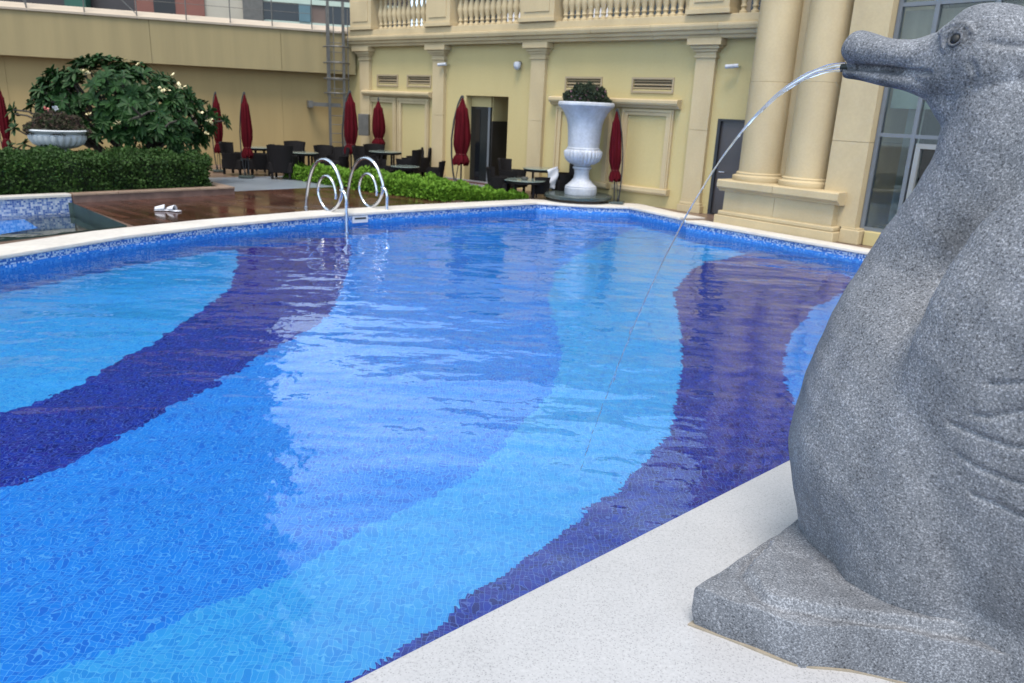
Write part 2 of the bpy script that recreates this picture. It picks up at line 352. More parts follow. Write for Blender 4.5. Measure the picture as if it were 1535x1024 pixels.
T_wall2 = tilemat('white and blue mosaic', [(0.10, 0.18, 0.46), (0.55, 0.60, 0.72), (0.05, 0.12, 0.40), (0.42, 0.5, 0.68), (0.2, 0.3, 0.55)], ts=0.032, grout=(0.34, 0.4, 0.55))

def watermat(name, s1=1.6, d1=0.045, s2=7.0, d2=0.008, tint=(1, 1, 1), stretch=(1, 1, 1), rot=0.0):
    m, nt, b = newmat(name)
    b.inputs['Base Color'].default_value = (*tint, 1); b.inputs['Roughness'].default_value = 0.0
    b.inputs['IOR'].default_value = 1.33; b.inputs['Transmission Weight'].default_value = 1.0
    tc = N(nt, 'ShaderNodeTexCoord'); mp = N(nt, 'ShaderNodeMapping'); mp.inputs['Scale'].default_value = stretch; mp.inputs['Rotation'].default_value = (0, 0, rot)
    nt.links.new(tc.outputs['Object'], mp.inputs[0])
    prev = None
    for s, d in ((s1, d1), (s2, d2)):
        n = N(nt, 'ShaderNodeTexNoise'); n.inputs['Scale'].default_value = s; n.inputs['Detail'].default_value = 2.0; n.inputs['Roughness'].default_value = .45
        nt.links.new(mp.outputs[0] if s == s1 else tc.outputs['Object'], n.inputs['Vector'])
        bp = N(nt, 'ShaderNodeBump'); bp.inputs['Strength'].default_value = 1.0; bp.inputs['Distance'].default_value = d
        nt.links.new(n.outputs['Fac'], bp.inputs['Height'])
        if prev: nt.links.new(prev.outputs[0], bp.inputs['Normal'])
        prev = bp
    nt.links.new(prev.outputs[0], b.inputs['Normal'])
    return m
M_water = watermat('pool water', 1.3, 0.055, 7.0, 0.0060, stretch=(0.65, 1.3, 1))
M_water2 = watermat('small pool water', 1.5, 0.006, 6.5, 0.001)
M_jet, jn, jb = newmat('jet water'); jb.inputs['Roughness'].default_value = 0.03; jb.inputs['IOR'].default_value = 1.33; jb.inputs['Transmission Weight'].default_value = 0.93; jb.inputs['Base Color'].default_value = (0.9, 0.93, 0.97, 1)
M_glass, gn, gg = newmat('window glass'); gg.inputs['Base Color'].default_value = (0.75, 0.82, 0.80, 1); gg.inputs['Roughness'].default_value = 0.02; gg.inputs['IOR'].default_value = 1.45; gg.inputs['Transmission Weight'].default_value = 1.0
M_darkglass = simple('dark window glass', (0.012, 0.014, 0.018), 0.06, 0.2, 1)

# ================================================================ SETTING
NK = Vector((0.7403, 0.6723, 0))            # direction of the near coping edge
POOL = [(-6.45, 4.5), (-6.25, 6.4), (-5.71, 8.34), (-5.13, 9.87), (-4.36, 11.15), (-3.15, 12.62), (-1.72, 13.93), (0.37, 15.73),
        (0.85, 15.64), (1.3, 15.60), (1.8, 15.62), (2.25, 15.70), (2.66, 14.98), (3.02, 14.30), (3.06, 13.93), (5.14, 11.40), (7.15, 8.93),
        (1.6, 3.9), (-0.44, 2.047), (-4.6, -1.73), (-5.9, 0.6), (-6.35, 2.5)]
def normals(poly):
    n = len(poly); out = []
    for i in range(n):
        a, b, c = Vector(poly[i-1]), Vector(poly[i]), Vector(poly[(i+1) % n])
        d1, d2 = (b-a).normalized(), (c-b).normalized()
        n1, n2 = Vector((-d1.y, d1.x)), Vector((-d2.y, d2.x))
        mm = (n1+n2); mm = mm/max(0.35, mm.dot(n1)) if mm.length > 1e-6 else n1
        out.append(mm)
    return out
area = sum(POOL[i-1][0]*POOL[i][1]-POOL[i][0]*POOL[i-1][1] for i in range(len(POOL)))
SG = -1 if area > 0 else 1          # outward = SG * left normal ... polygon clockwise -> left normal points outward
PN = [v*SG for v in normals(POOL)]
def off(i, d): return (POOL[i][0]+PN[i].x*d, POOL[i][1]+PN[i].y*d)

SMALL = [tuple(gp(108, 304)[:2]), tuple(gp(190, 338)[:2]), (-6.10, 9.45), (-6.80, 8.2), (-7.15, 5.5), (-12.5, 4.5), (-13.5, 11.6), (-8.6, 12.55)]

# ground with holes for both pools
outer = [(-60, -30), (60, -30), (60, 90), (-60, 90)]
hole1 = [off(i, 0.03) for i in range(len(POOL))]
def sheet_with_holes(name, outer, holes, z, mat):
    loops = [[Vector((x, y, 0)) for x, y in outer]]+[[Vector((x, y, 0)) for x, y in h] for h in holes]
    tri = tessellate_polygon(loops); vs = [v for l in loops for v in l]
    mb = MB(); mb.add([(v.x, v.y, z) for v in vs], [tuple(t) for t in tri])
    return mb.build(name, mat)
g = sheet_with_holes('ground', outer, [hole1, SMALL], -0.02, M_ter); tag(g, kind='structure')

def uvbox(o, fn):
    me = o.data; uvl = me.uv_layers.new(name='UVMap')
    for p in me.polygons:
        for li in p.loop_indices:
            uvl.data[li].uv = fn(me.vertices[me.loops[li].vertex_index].co)
def wallstrip(name, pts, z0, z1, mat, closed=True):
    vs = []; fs = []; us = []; L = 0; n = len(pts); m = n+1 if closed else n
    for i in range(m):
        p = pts[i % n]
        if i: q = pts[i-1]; L += math.hypot(p[0]-q[0], p[1]-q[1])
        vs += [(p[0], p[1], z0), (p[0], p[1], z1)]; us += [(L, z0), (L, z1)]
    for i in range(m-1): fs.append((2*i, 2*i+2, 2*i+3, 2*i+1))
    me = bpy.data.meshes.new(name); me.from_pydata(vs, [], fs); me.materials.append(mat)
    uvl = me.uv_layers.new(name='UVMap')
    for p in me.polygons:
        for li in p.loop_indices: uvl.data[li].uv = us[me.loops[li].vertex_index]
    o = bpy.data.objects.new(name, me); COL.objects.link(o); return o
FLOORZ = -1.2; WZ = -0.20
tag(wallstrip('pool_wall', POOL, FLOORZ, -0.03, T_wall), kind='structure')

# pool floor: mosaic bands, jagged at tile size
n1a = [(-3.82, 5.31), (-3.68, 5.58), (-3.56, 6.03), (-3.49, 6.7), (-3.43, 7.41), (-3.42, 8.27), (-3.49, 9.16), (-3.83, 10.42), (-4.21, 11.43)]
n1b = [(-3.18, 4.31), (-2.99, 4.57), (-2.9, 4.81), (-2.78, 5.14), (-2.65, 5.63), (-2.45, 6.37), (-2.32, 6.91), (-2.1, 7.77), (-2.04, 8.41), (-2.16, 9.45), (-2.4, 10.99), (-2.9, 13.12)]
mcl = [(-2.18, 2.75), (-2.07, 2.83), (-1.9, 2.98), (-1.66, 3.21), (-1.35, 3.51), (-1.06, 3.88), (-0.66, 4.37), (-0.19, 4.96), (-0.02, 5.33), (0.16, 5.77), (0.33, 6.29), (0.46, 6.86), (0.51, 7.54), (0.44, 9.28), (0.59, 10.97), (0.98, 12.17), (1.82, 14.04)]
n2a = [(-0.65, 3.01), (-0.36, 3.3), (-0.18, 3.56), (0.19, 3.96), (0.64, 4.59), (1.03, 5.16), (1.26, 5.6), (1.5, 6.41), (1.72, 7.46), (1.95, 8.64), (2.1, 9.88), (2.53, 11.12), (3.04, 12.08), (3.76, 12.77), (4.37, 13.32)]
n2b = [(2.0, 4.6), (2.35, 5.8), (2.54, 6.65), (2.74, 7.37), (3.15, 8.28), (3.69, 9.3), (4.27, 10.04), (4.99, 10.91)]
def ext(pl, a=6, b=6):
    p0, p1 = Vector(pl[0]), Vector(pl[1]); q1, q0 = Vector(pl[-2]), Vector(pl[-1])
    return [tuple(p0+(p0-p1).normalized()*a)]+list(pl)+[tuple(q0+(q0-q1).normalized()*b)]
def xat(pl, Y):
    pl = np.array(pl); return np.interp(Y, pl[:, 1], pl[:, 0])
ys_all = [ext([(-5.2, 3.6), (-4.4, 4.4)]+n1a), ext([(-4.6, 2.8), (-3.8, 3.6)]+n1b), ext([(-3.6, 1.7)]+mcl), ext([(-1.6, 2.2)]+n2a), n2b]
TS = 0.028; x0f, x1f, y0f, y1f = -6.7, 7.4, -1.96, 15.96
nx, ny = int((x1f-x0f)/TS), int((y1f-y0f)/TS)
X0 = np.arange(nx+1)*TS+x0f; Y0 = np.arange(ny+1)*TS+y0f
GX, GY = np.meshgrid(X0, Y0); vs = np.stack([GX.ravel(), GY.ravel(), np.full(GX.size, FLOORZ)], 1)
curves = []
for pl in ys_all:
    a = np.array(pl); curves.append(a[np.argsort(a[:, 1])])
XC, YC = np.meshgrid(X0[:-1]+TS/2, Y0[:-1]+TS/2)
rg = np.random.default_rng(3)
bs = [np.interp(YC[:, 0], c[:, 1], c[:, 0])+rg.uniform(-.004, .004, ny) for c in curves]
bs = [b[:, None] for b in bs]; b5 = np.where(YC > 4.6, bs[4], 99)
T = np.where(XC < bs[0], 2, np.where(XC < bs[1], 0, np.where(XC < bs[2], 1, np.where(XC < bs[3], 2, np.where(XC < b5, 0, np.where(YC > 4.6+(XC-2)*.95, 1, 0))))))
mi = T.ravel().astype(np.int32)
J, I = np.meshgrid(np.arange(ny), np.arange(nx), indexing='ij'); Q = (J*(nx+1)+I).ravel()
fs = np.stack([Q, Q+1, Q+nx+2, Q+nx+1], 1).tolist()
vs = vs.tolist()
me = bpy.data.meshes.new('pool_floor'); me.from_pydata(vs, [], fs)
for m_ in (T_navy, T_mid, T_cyan): me.materials.append(m_)
me.polygons.foreach_set('material_index', mi)
uvl = me.uv_layers.new(name='UVMap')
lv = np.zeros(len(me.loops), dtype=np.int32); me.loops.foreach_get('vertex_index', lv)
va = np.array(vs)[lv][:, :2]
uvl.data.foreach_set('uv', va.astype(np.float32).ravel())
o = bpy.data.objects.new('pool_floor', me); COL.objects.link(o); tag(o, kind='structure')

def sheet(name, poly, z, mat, kind='structure'):
    tri = tessellate_polygon([[Vector((p[0], p[1], 0)) for p in poly]])
    o = MB().add([(p[0], p[1], z) for p in poly], [tuple(t) for t in tri]).build(name, mat); return tag(o, kind=kind)
def upz(o):
    if o.data.polygons[0].normal.z < 0: o.data.flip_normals()
    return o
upz(g)
upz(sheet('pool_water', [off(i, 0.002) for i in range(len(POOL))], WZ, M_water))

# copings
def coping(name, idx, widths, mat, t=0.05, ov=0.03):
    mb = MB(); rings = []
    for i, wd in zip(idx, widths):
        i = i % len(POOL)
        P = Vector(POOL[i]); nrm = PN[i]
        rings.append([(P.x+nrm.x*a, P.y+nrm.y*a, z) for a, z in ((-ov+.008, -t), (-ov, -t+.01), (-ov, -.012), (-ov+.004, -.004), (-ov+.012, 0), (wd, 0), (wd, -t))])
    vs = [v for r_ in rings for v in r_]; m = 7; fs = []
    for i in range(len(rings)-1):
        for k in range(m): fs.append((i*m+k, i*m+(k+1) % m, (i+1)*m+(k+1) % m, (i+1)*m+k))
    fs.append(tuple(range(m))); fs.append(tuple((len(rings)-1)*m+k for k in range(m)))
    mb.add(vs, fs); return tag(mb.build(name, mat, smooth=30), kind='structure')
coping('pool_coping', list(range(19, 22))+list(range(0, 14)), [.6]*3+[.55, .55, .55, .55, .5, .5, .52, .45, .55, .6, .6, .55, .42, .50][:14], M_copf)
coping('pool_coping', [14, 15, 16], [.33, .30, .3], M_copf)
coping('near_coping', [17, 18, 19], [1.5, 1.5, 1.5], M_cop)
mb = MB(); a_, b_ = Vector((1.6, 3.9, 0)), Vector((7.15, 8.93, 0)); nn = Vector((0.672, -0.740, 0))
q = [a_-nn*.03, b_-nn*.03, b_+nn*1.5, a_+nn*1.5]
mb.prism([(v.x, v.y) for v in q], -0.05, 0.0); tag(mb.build('near_coping', M_cop), kind='structure')

# small pool
M_sp = simple('dark green pool floor', (0.03, 0.06, 0.055), 0.5, 0.4, 2)
sheet('small_pool_floor', SMALL, -0.7, M_sp)
tag(wallstrip('small_pool_wall', SMALL, -0.7, 0.0, M_sp), kind='structure')
o = sheet('small_pool_floor', [tuple(gp(x, y, -.5)[:2]) for x, y in ((-160, 322), (-5, 322), (60, 368), (-100, 400))], -0.55, T_mid); uvbox(o, lambda c: (c.x, c.y))
upz(sheet('small_pool_water', SMALL, -0.17, M_water2))

# deck, paving, planter
deck = [gp(x, y) for x, y in ((110, 304), (352, 291), (346, 286.5), (470, 281), (590, 276), (672, 300))]
deck = [tuple(p[:2]) for p in deck]+[(-1.50, 14.85), (-2.3, 14.05), (-3.6, 12.95), (-4.8, 11.55), (-5.4, 10.75)]
dd = gp(378, 315)-gp(329, 305)
M_deck = deckmat(math.atan2(dd.y, dd.x))
mb = MB(); mb.prism(deck, -0.10, -0.008); tag(mb.build('wooden_deck', M_deck), kind='structure')
gpath = [gp(x, y) for x, y in ((346, 286), (470, 280.5), (596, 275.5), (560, 266), (470, 262), (300, 266), (250, 274))]
mb = MB(); mb.prism([tuple(p[:2]) for p in gpath], -0.05, -0.012); tag(mb.build('paving', M_grey), kind='structure')
kb = [gp(x, y) for x, y in ((590, 275), (697, 302.5), (684, 303.5), (578, 277))]
mb = MB(); mb.prism([tuple(p[:2]) for p in kb], -0.05, 0.012); tag(mb.build('planter_kerb', simple('brown stone', (0.13, 0.08, 0.07), 0.35, 0.2, 4)), kind='structure')

PA, PB = gp(108, 303.5), gp(352, 291)
pdir = (PB-PA).normalized(); pin = Vector((-pdir.y, pdir.x, 0))
if pin.y < 0: pin = -pin
P0 = PA-pdir*7
def planter():
    root = empty('raised_planter', PA, 0, label='low brick edged planter holding the dark hedge and the tree', cat='planter')
    PL = PA+Vector((-7, 0.0, 0))*0
    a = PA; b = PB; L = (b-a).length
    rz = math.atan2(pdir.y, pdir.x); root.rotation_euler = (0, 0, rz)
    mb = MB(); mb.box(0.02, L, 0, 0.16, -0.02, 0.105); mb.box(L-.16, L, .16, 2.9, -.02, .105); mb.build('edge_wall', M_brick, root)
    mb = MB()
    k = 0; x = 0.02
    while x < L-.2:
        mb.box(x+.004, min(x+.36, L)-.004, -0.025, 0.20, 0.105, 0.14, .006); x += .36
    y = .2
    while y < 2.8: mb.box(L-.2, L+.02, y+.004, y+.356, .105, .14, .006); y += .36
    mb.build('cap_stone', simple('tan cap stone', (0.34, 0.24, 0.18), .45, .15, 5), root)
    mb = MB(); mb.box(-8, L-.16, .22, 2.9, -.02, .11); mb.build('soil', M_soil, root)
    # tiled wall of the small pool carries a pale coping
    mb = MB(); mb.box(-8, 0.0, -0.02, .22, 0.09, 0.14, .01); mb.build('coping_stone', M_copf, root)
    mb = MB(); mb.box(-8, 0.0, 0.0, .20, -0.5, 0.09); w_ = mb.build('tiled_wall', T_wall2, root); uvbox(w_, lambda c: (c.x, c.z))
    return root, L, rz
planter_o, PLEN, PRZ = planter()

# ---------------------------------------------------------------- foliage helpers
def leaf_cloud(mb, n, sampler, size, up=0.3, asp=0.45):
    for _ in range(n):
        p, nrm = sampler()
        d = Vector((rnd.gauss(0, 1), rnd.gauss(0, 1), rnd.gauss(0, 1)+up)).normalized()
        d = (d+Vector(nrm)*0.8).normalized()
        s = size*rnd.uniform(.6, 1.25)
        a = d.cross(Vector((rnd.gauss(0, 1), rnd.gauss(0, 1), rnd.gauss(0, 1)))).normalized()*s*asp
        p = Vector(p); m_ = p+d*s*.5; e = p+d*s
        mb.add([p, m_+a, e, m_-a], [(0, 1, 2, 3)])
def box_sampler(x0, x1, y0, y1, z0, z1, wob=0.07, frq=2.0, ph=0.0):
    def f():
        r = rnd.random()
        dx, dy, dz = x1-x0, y1-y0, z1-z0
        A = [dx*dz, dx*dy*1.0, dy*dz*2]
        t = r*sum(A)
        x, y, z = rnd.uniform(x0, x1), rnd.uniform(y0, y1), rnd.uniform(z0, z1)
        if t < A[0]: y = y0; n = (0, -1, 0)
        elif t < A[0]+A[1]: z = z1; n = (0, 0, 1)
        else:
            if rnd.random() < .7: x = x1; n = (1, 0, 0)
            else: x = x0; n = (-1, 0, 0)
        # rounded, bumpy shell
        bz = (z-z0)/dz
        b = wob*(math.sin(x*frq*2.1+ph)+math.sin(y*frq*2.7+x*1.3)+math.sin(x*frq*5.2+z*9))*0.4
        e = rnd.uniform(-.10, .02)
        x += n[0]*(b+e); y += n[1]*(b+e)+(0.12 if bz > .85 and n[1] else 0)*rnd.random(); z += n[2]*(b+e)
        if n[2] == 1 and y-y0 < .15: z -= (0.15-(y-y0))*.6
        return (x, y, z), n
    return f
hr = empty('hedge', PA, PRZ, label='clipped dark green hedge growing in the raised planter', cat='hedge')
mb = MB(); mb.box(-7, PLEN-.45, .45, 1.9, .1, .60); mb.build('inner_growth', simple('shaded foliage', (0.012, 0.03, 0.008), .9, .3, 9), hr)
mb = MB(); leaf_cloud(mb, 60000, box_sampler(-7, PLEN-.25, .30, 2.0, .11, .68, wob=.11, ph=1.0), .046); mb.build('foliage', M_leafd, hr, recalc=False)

# light green border plants
def strip_hedge():
    root = empty('border_shrubs', (-3, 17, 0), 0, label='bright light green low border hedge behind the pool ladder', cat='hedge')
    fr = [(-5.55, 18.35), (-3.15, 16.3), (-1.48, 15.12), (-0.65, 15.62), (0.15, 16.2)]
    bk = [(-5.65, 19.45), (-3.4, 18.3), (-2.0, 17.5), (-0.75, 16.6), (0.2, 16.35)]
    ht = [.26, .27, .26, .14, .05]
    off_ = Vector((-3, 17, 0))
    def P(t, s):
        t = min(max(t, 0), .9999)*4; i = int(t); f = t-i
        a = Vector(fr[i]).lerp(Vector(fr[i+1]), f); b = Vector(bk[i]).lerp(Vector(bk[i+1]), f)
        c = a.lerp(b, s); h = ht[i]*(1-f)+ht[i+1]*f
        return Vector((c.x, c.y, h))-off_
    mb = MB(); vs = []; fs = []
    for i in range(33):
        t = i/32
        a, b = P(t, .08), P(t, .95)
        vs += [(a.x, a.y, 0), (a.x, a.y, a.z*.75), (b.x, b.y, b.z*.75), (b.x, b.y, 0)]
    for i in range(32):
        for k in range(3): fs.append((4*i+k, 4*i+k+1, 4*i+k+5, 4*i+k+4))
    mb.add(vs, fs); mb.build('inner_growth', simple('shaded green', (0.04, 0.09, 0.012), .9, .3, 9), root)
    def smp():
        t = rnd.random(); u = rnd.random()
        if u < .35:
            p = P(t, .02); return (p.x, p.y, p.z*rnd.random()), (-.3, -.9, .2)
        s = rnd.random(); p = P(t, s)
        b = .05*(math.sin(t*47+s*3)+math.sin(t*23+s*9)+math.sin(t*91))*.6
        return (p.x, p.y, p.z+b-rnd.random()*.08), (0, 0, 1)
    mb = MB(); leaf_cloud(mb, 20000, smp, .06, up=.6); mb.build('foliage', M_leafg, root, recalc=False)
strip_hedge()

# plumeria
def plumeria():
    c = Vector((-8.05, 16.0, 0.1))
    root = empty('plumeria_tree', c, 0, label='broad low tree with long glossy leaves and a few cream flowers above the hedge', cat='tree')
    trunk = MB(); leaves = MB(); tips = []
    def branch(p, d, L, r, depth):
        q = p+d*L; mid = p.lerp(q, .5)+Vector((rnd.uniform(-.05, .05), rnd.uniform(-.05, .05), 0.03))
        trunk.tube([p, mid, q], [r, r*.85, r*.75], 6)
        if depth == 0 or r < .012: tips.append((q, d)); return
        k = 3 if rnd.random() < .55 else 2
        a0 = rnd.uniform(0, 6.28)
        for i in range(k):
            a = a0+i*6.28/k+rnd.uniform(-.4, .4)
            side = Vector((math.cos(a), math.sin(a), 0)); nd = (d*.75+side*.75+Vector((0, 0, .12))).normalized()
            branch(q, nd, L*rnd.uniform(.68, .9), r*.7, depth-1)
    for i in range(7):
        a = i*.9+.3; d = Vector((math.cos(a)*.95, math.sin(a)*.6, .62+.5*rnd.random())).normalized()
        branch(Vector((math.cos(a)*.12, math.sin(a)*.1, 0.1)), d, .72, .065, 3)
    # extra rosettes on the dome so the crown closes like the real one
    for i in range(560):
        a = rnd.uniform(0, 6.283); e = math.asin(rnd.uniform(-.45, 1)); rr = rnd.uniform(.80, 1.0)
        lump = 1+.06*math.sin(3*a+1)+.05*math.sin(5*a+e*4)
        p = Vector((1.62*math.cos(a)*math.cos(e), 1.15*math.sin(a)*math.cos(e), 0))*rr*lump+Vector((0, 0, 1.27+1.0*math.sin(e)*rr*lump-.12*math.cos(a)))
        if p.y > .5: continue
        tips.append((p, Vector((p.x, p.y*1.1, p.z-.75)).normalized()))
        if rnd.random() < .22:
            q = p*.5; q.z = p.z*.55; trunk.tube([q, p.lerp(q, .4)+Vector((0, 0, -.03)), p], [.026, .02, .014], 5)
    # drooping skirt on the right and the left
    for (x, z) in ((1.4, .85), (1.5, .60), (1.25, .55), (-1.75, .6), (-2.05, .55), (-1.9, .9), (-1.5, .45), (1.5, 1.15), (-2.1, .35)):
        tips.append((Vector((x, -.5, z)), Vector((.3 if x > 0 else -.3, -.4, .5)).normalized()))
        trunk.tube([Vector((x*.3, -.1, .25)), Vector((x*.7, -.3, z*.6)), Vector((x, -.5, z))], [.035, .026, .015], 5)
    for (p, d) in tips:
        n = rnd.randint(9, 14); ref = d.cross(Vector((0, 0, 1)));
        if ref.length < .1: ref = Vector((1, 0, 0))
        ref.normalize(); ref2 = d.cross(ref).normalized(); a0 = rnd.uniform(0, 6)
        for i in range(n):
            a = a0+i*2.4; out = ref*math.cos(a)+ref2*math.sin(a)
            el = rnd.uniform(-.15, .75); L = rnd.uniform(.13, .22); wd = L*rnd.uniform(.16, .21)
            dr = (out*math.cos(el)+d*math.sin(el)).normalized(); side = dr.cross(d).normalized()*wd
            q0 = p; pts = []
            for t, wf in ((0.08, .25), (.35, .8), (.65, 1.0), (.88, .6), (1.0, .05)):
                sag = Vector((0, 0, -.10*L*t*t*2.2))
                cpt = q0+dr*L*t+sag; pts += [cpt-side*wf+d*.010*wf, cpt-d*.012*wf, cpt+side*wf+d*.010*wf]
            leaves.add(pts, [f for j in range(4) for f in ((3*j, 3*j+1, 3*j+4, 3*j+3), (3*j+1, 3*j+2, 3*j+5, 3*j+4))])
    trunk.build('trunk', M_bark, root, smooth=True); leaves.build('crown', M_leafp, root, smooth=True, recalc=False)
    for (px, py) in ((128, 107), (205, 98), (247, 138), (270, 132), (258, 114), (301, 170), (314, 181), (318, 187), (310, 201), (132, 172), (177, 186), (99, 147), (185, 92)):
        mb = MB(); q = dp(px, py, 14.6+.5*abs(px-200)/120)-c
        big = 5 if (px, py) in ((128, 107), (247, 138), (270, 132)) else 2
        for k in range(big*3):
            a = rnd.uniform(0, 6.28); e = rnd.uniform(-.3, 1); dr = Vector((math.cos(a)*math.cos(e), math.sin(a)*math.cos(e), math.sin(e)))
            cc = q+Vector((rnd.uniform(-.05, .05), rnd.uniform(-.03, .03), rnd.uniform(-.03, .03)))*(1.6 if big > 2 else .5)
            s = dr.cross(Vector((0, 0, 1))).normalized()*.03
            mb.add([cc, cc+dr*.045+s, cc+dr*.085, cc+dr*.045-s], [(0, 1, 2, 3)])
        mb.build('flower_cluster', M_petal, root, recalc=False)
plumeria()

# bowl planter
def bowl():
    c = Vector((-8.35, 14.2, 0.11))
    root = empty('bowl_planter', c, 0, label='wide shallow white fluted stone bowl on a stem rising from the dark hedge', cat='planter')
    prof = [(.30, 0), (.30, .06), (.20, .10), (.13, .25), (.10, .45), (.12, .56), (.18, .60), (.16, .63), (.28, .66), (.38, .72), (.43, .80), (.44, .87), (.43, .89), (.47, .91), (.50, .93), (.52, .955), (.50, .975), (.44, .97), (.40, .90)]
    def fl(a, z): return 1+(.075*abs(math.sin(a*12)) if .655 < z < .875 else 0)
    MB().lathe(prof, 96, fn=fl).build('bowl', M_white2, root, smooth=40)
    pl = empty('bedding_plant', c+Vector((0, 0, .9)), 0, label='reddish green bedding plants filling the shallow white bowl', cat='plant')
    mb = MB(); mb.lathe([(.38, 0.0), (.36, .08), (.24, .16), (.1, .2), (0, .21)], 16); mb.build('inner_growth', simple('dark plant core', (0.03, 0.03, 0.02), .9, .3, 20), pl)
    def smp():
        a = rnd.uniform(0, 6.28); e = math.asin(rnd.random()); k = 1+.18*math.sin(a*5)*math.cos(e)+.1*math.sin(e*9+a*3)
        n = Vector((math.cos(a)*math.cos(e), math.sin(a)*math.cos(e), math.sin(e)))
        return (n.x*.42*k, n.y*.42*k, n.z*.33*k), n
    mb = MB(); leaf_cloud(mb, 7000, smp, .042, .5); mb.build('foliage', M_leafr, pl, recalc=False)
    for (px, py) in ((68, 163), (84, 163), (60, 180)):
        q = dp(px, py, 13.93)-c-Vector((0, 0, .9)); mb = MB(); leaf_cloud(mb, 14, lambda: (q+Vector((rnd.gauss(0, .02), rnd.gauss(0, .01), rnd.gauss(0, .012))), Vector((0, -.5, .5))), .05)
        mb.build('flower', M_petalr if px != 84 else M_cloth, pl, recalc=False)
bowl()

# urn on its slab
def urn():
    c = Vector((1.25, 16.33, 0))
    s = empty('urn_pedestal', c, 0, label='round dark stone slab carrying the tall white urn', cat='pedestal')
    MB().lathe([(.55, -.02), (.55, .05)], 48).build('footing', simple('brown mortar', (0.16, 0.1, 0.07), .8, .2, 5), s, smooth=40)
    MB().lathe([(.66, .05), (.705, .07), (.71, .12), (.69, .14), (0, .141)], 64).build('slab', M_plate, s, smooth=40)
    root = empty('garden_urn', c+Vector((.04, -.02, .142)), 0, label='tall white marble campana urn on the far pool corner', cat='urn')
    MB().lathe([(.33, 0), (.335, .02), (.335, .13), (.32, .15), (.325, .155), (.325, .165), (.29, .19), (.21, .27), (.165, .33), (.15, .42), (.16, .50), (.19, .525), (.195, .55), (.19, .56), (.14, .575)], 64).build('foot', M_white, root, smooth=35)
    def fl(a, z): return 1+(.075*abs(math.sin(a*14)) if .61 < z < .90 else 0)
    MB().lathe([(.14, .565), (.18, .585), (.18, .60), (.26, .63), (.33, .69), (.365, .78), (.37, .87), (.36, .905), (.34, .91), (.345, .93), (.325, .95), (.325, .98), (.33, 1.10), (.34, 1.25), (.355, 1.40), (.39, 1.52), (.45, 1.64), (.51, 1.72), (.56, 1.755), (.575, 1.78), (.57, 1.82), (.55, 1.84), (.50, 1.835), (.45, 1.78), (0, 1.76)], 112, fn=fl).build('bowl', M_white, root, smooth=35)
    pl = empty('flowering_plant', c+Vector((.04, -.02, 1.9)), 0, label='dark rounded flowering plant growing out of the tall white urn', cat='plant')
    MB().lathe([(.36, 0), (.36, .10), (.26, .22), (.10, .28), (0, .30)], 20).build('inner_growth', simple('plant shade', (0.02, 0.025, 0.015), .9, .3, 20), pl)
    def smp():
        a = rnd.uniform(0, 6.28); e = math.asin(rnd.random()); k = 1+.10*math.sin(a*4+1)+.08*math.sin(e*9+a*3)
        n = Vector((math.cos(a)*math.cos(e), math.sin(a)*math.cos(e), math.sin(e)))
        q = k*rnd.uniform(.92, 1.08); return (n.x*.42*q, n.y*.42*q, n.z*.38*q), n
    mb = MB(); leaf_cloud(mb, 11000, smp, .036, .3); mb.build('foliage', leafmat('urn plant leaf', (0.010, 0.026, 0.010), (0.06, 0.075, 0.045), .8, 22), pl, recalc=False)
    MP = simple('dusty pink petal', (0.26, 0.12, 0.17), .8, .3, 20); k = 0
    while k < 45:
        p, n = smp(); p = Vector(p)*1.03
        if p.y > .15: continue
        k += 1; mb = MB(); leaf_cloud(mb, 6, lambda: (p+Vector((rnd.gauss(0, .005), rnd.gauss(0, .005), rnd.gauss(0, .005))), n), .034); mb.build('flower', MP, pl, recalc=False)
urn()

# ================================================================ BUILDINGS
W0 = Vector((3.65, 15.3, 0)); WA = math.atan2(-.649, .760)
def wall_holes(mb, x0, x1, z0, z1, holes, depth, y=0.0):
    xs = sorted({x0, x1, *[h[0] for h in holes], *[h[1] for h in holes]}); zs = sorted({z0, z1, *[h[2] for h in holes], *[h[3] for h in holes]})
    for i in range(len(xs)-1):
        for j in range(len(zs)-1):
            xm, zm = (xs[i]+xs[i+1])/2, (zs[j]+zs[j+1])/2
            if any(h[0] < xm < h[1] and h[2] < zm < h[3] for h in holes): continue
            mb.add([(xs[i], y, zs[j]), (xs[i+1], y, zs[j]), (xs[i+1], y, zs[j+1]), (xs[i], y, zs[j+1])], [(0, 1, 2, 3)])
    for h in holes:
        d = h[4] if len(h) > 4 else depth; a, b, c, e = h[:4]
        mb.add([(a, y, c), (a, y+d, c), (a, y+d, e), (a, y, e)], [(0, 1, 2, 3)]); mb.add([(b, y, c), (b, y, e), (b, y+d, e), (b, y+d, c)], [(0, 1, 2, 3)])
        mb.add([(a, y, e), (a, y+d, e), (b, y+d, e), (b, y, e)], [(0, 1, 2, 3)]); mb.add([(a, y, c), (b, y, c), (b, y+d, c), (a, y+d, c)], [(0, 1, 2, 3)])
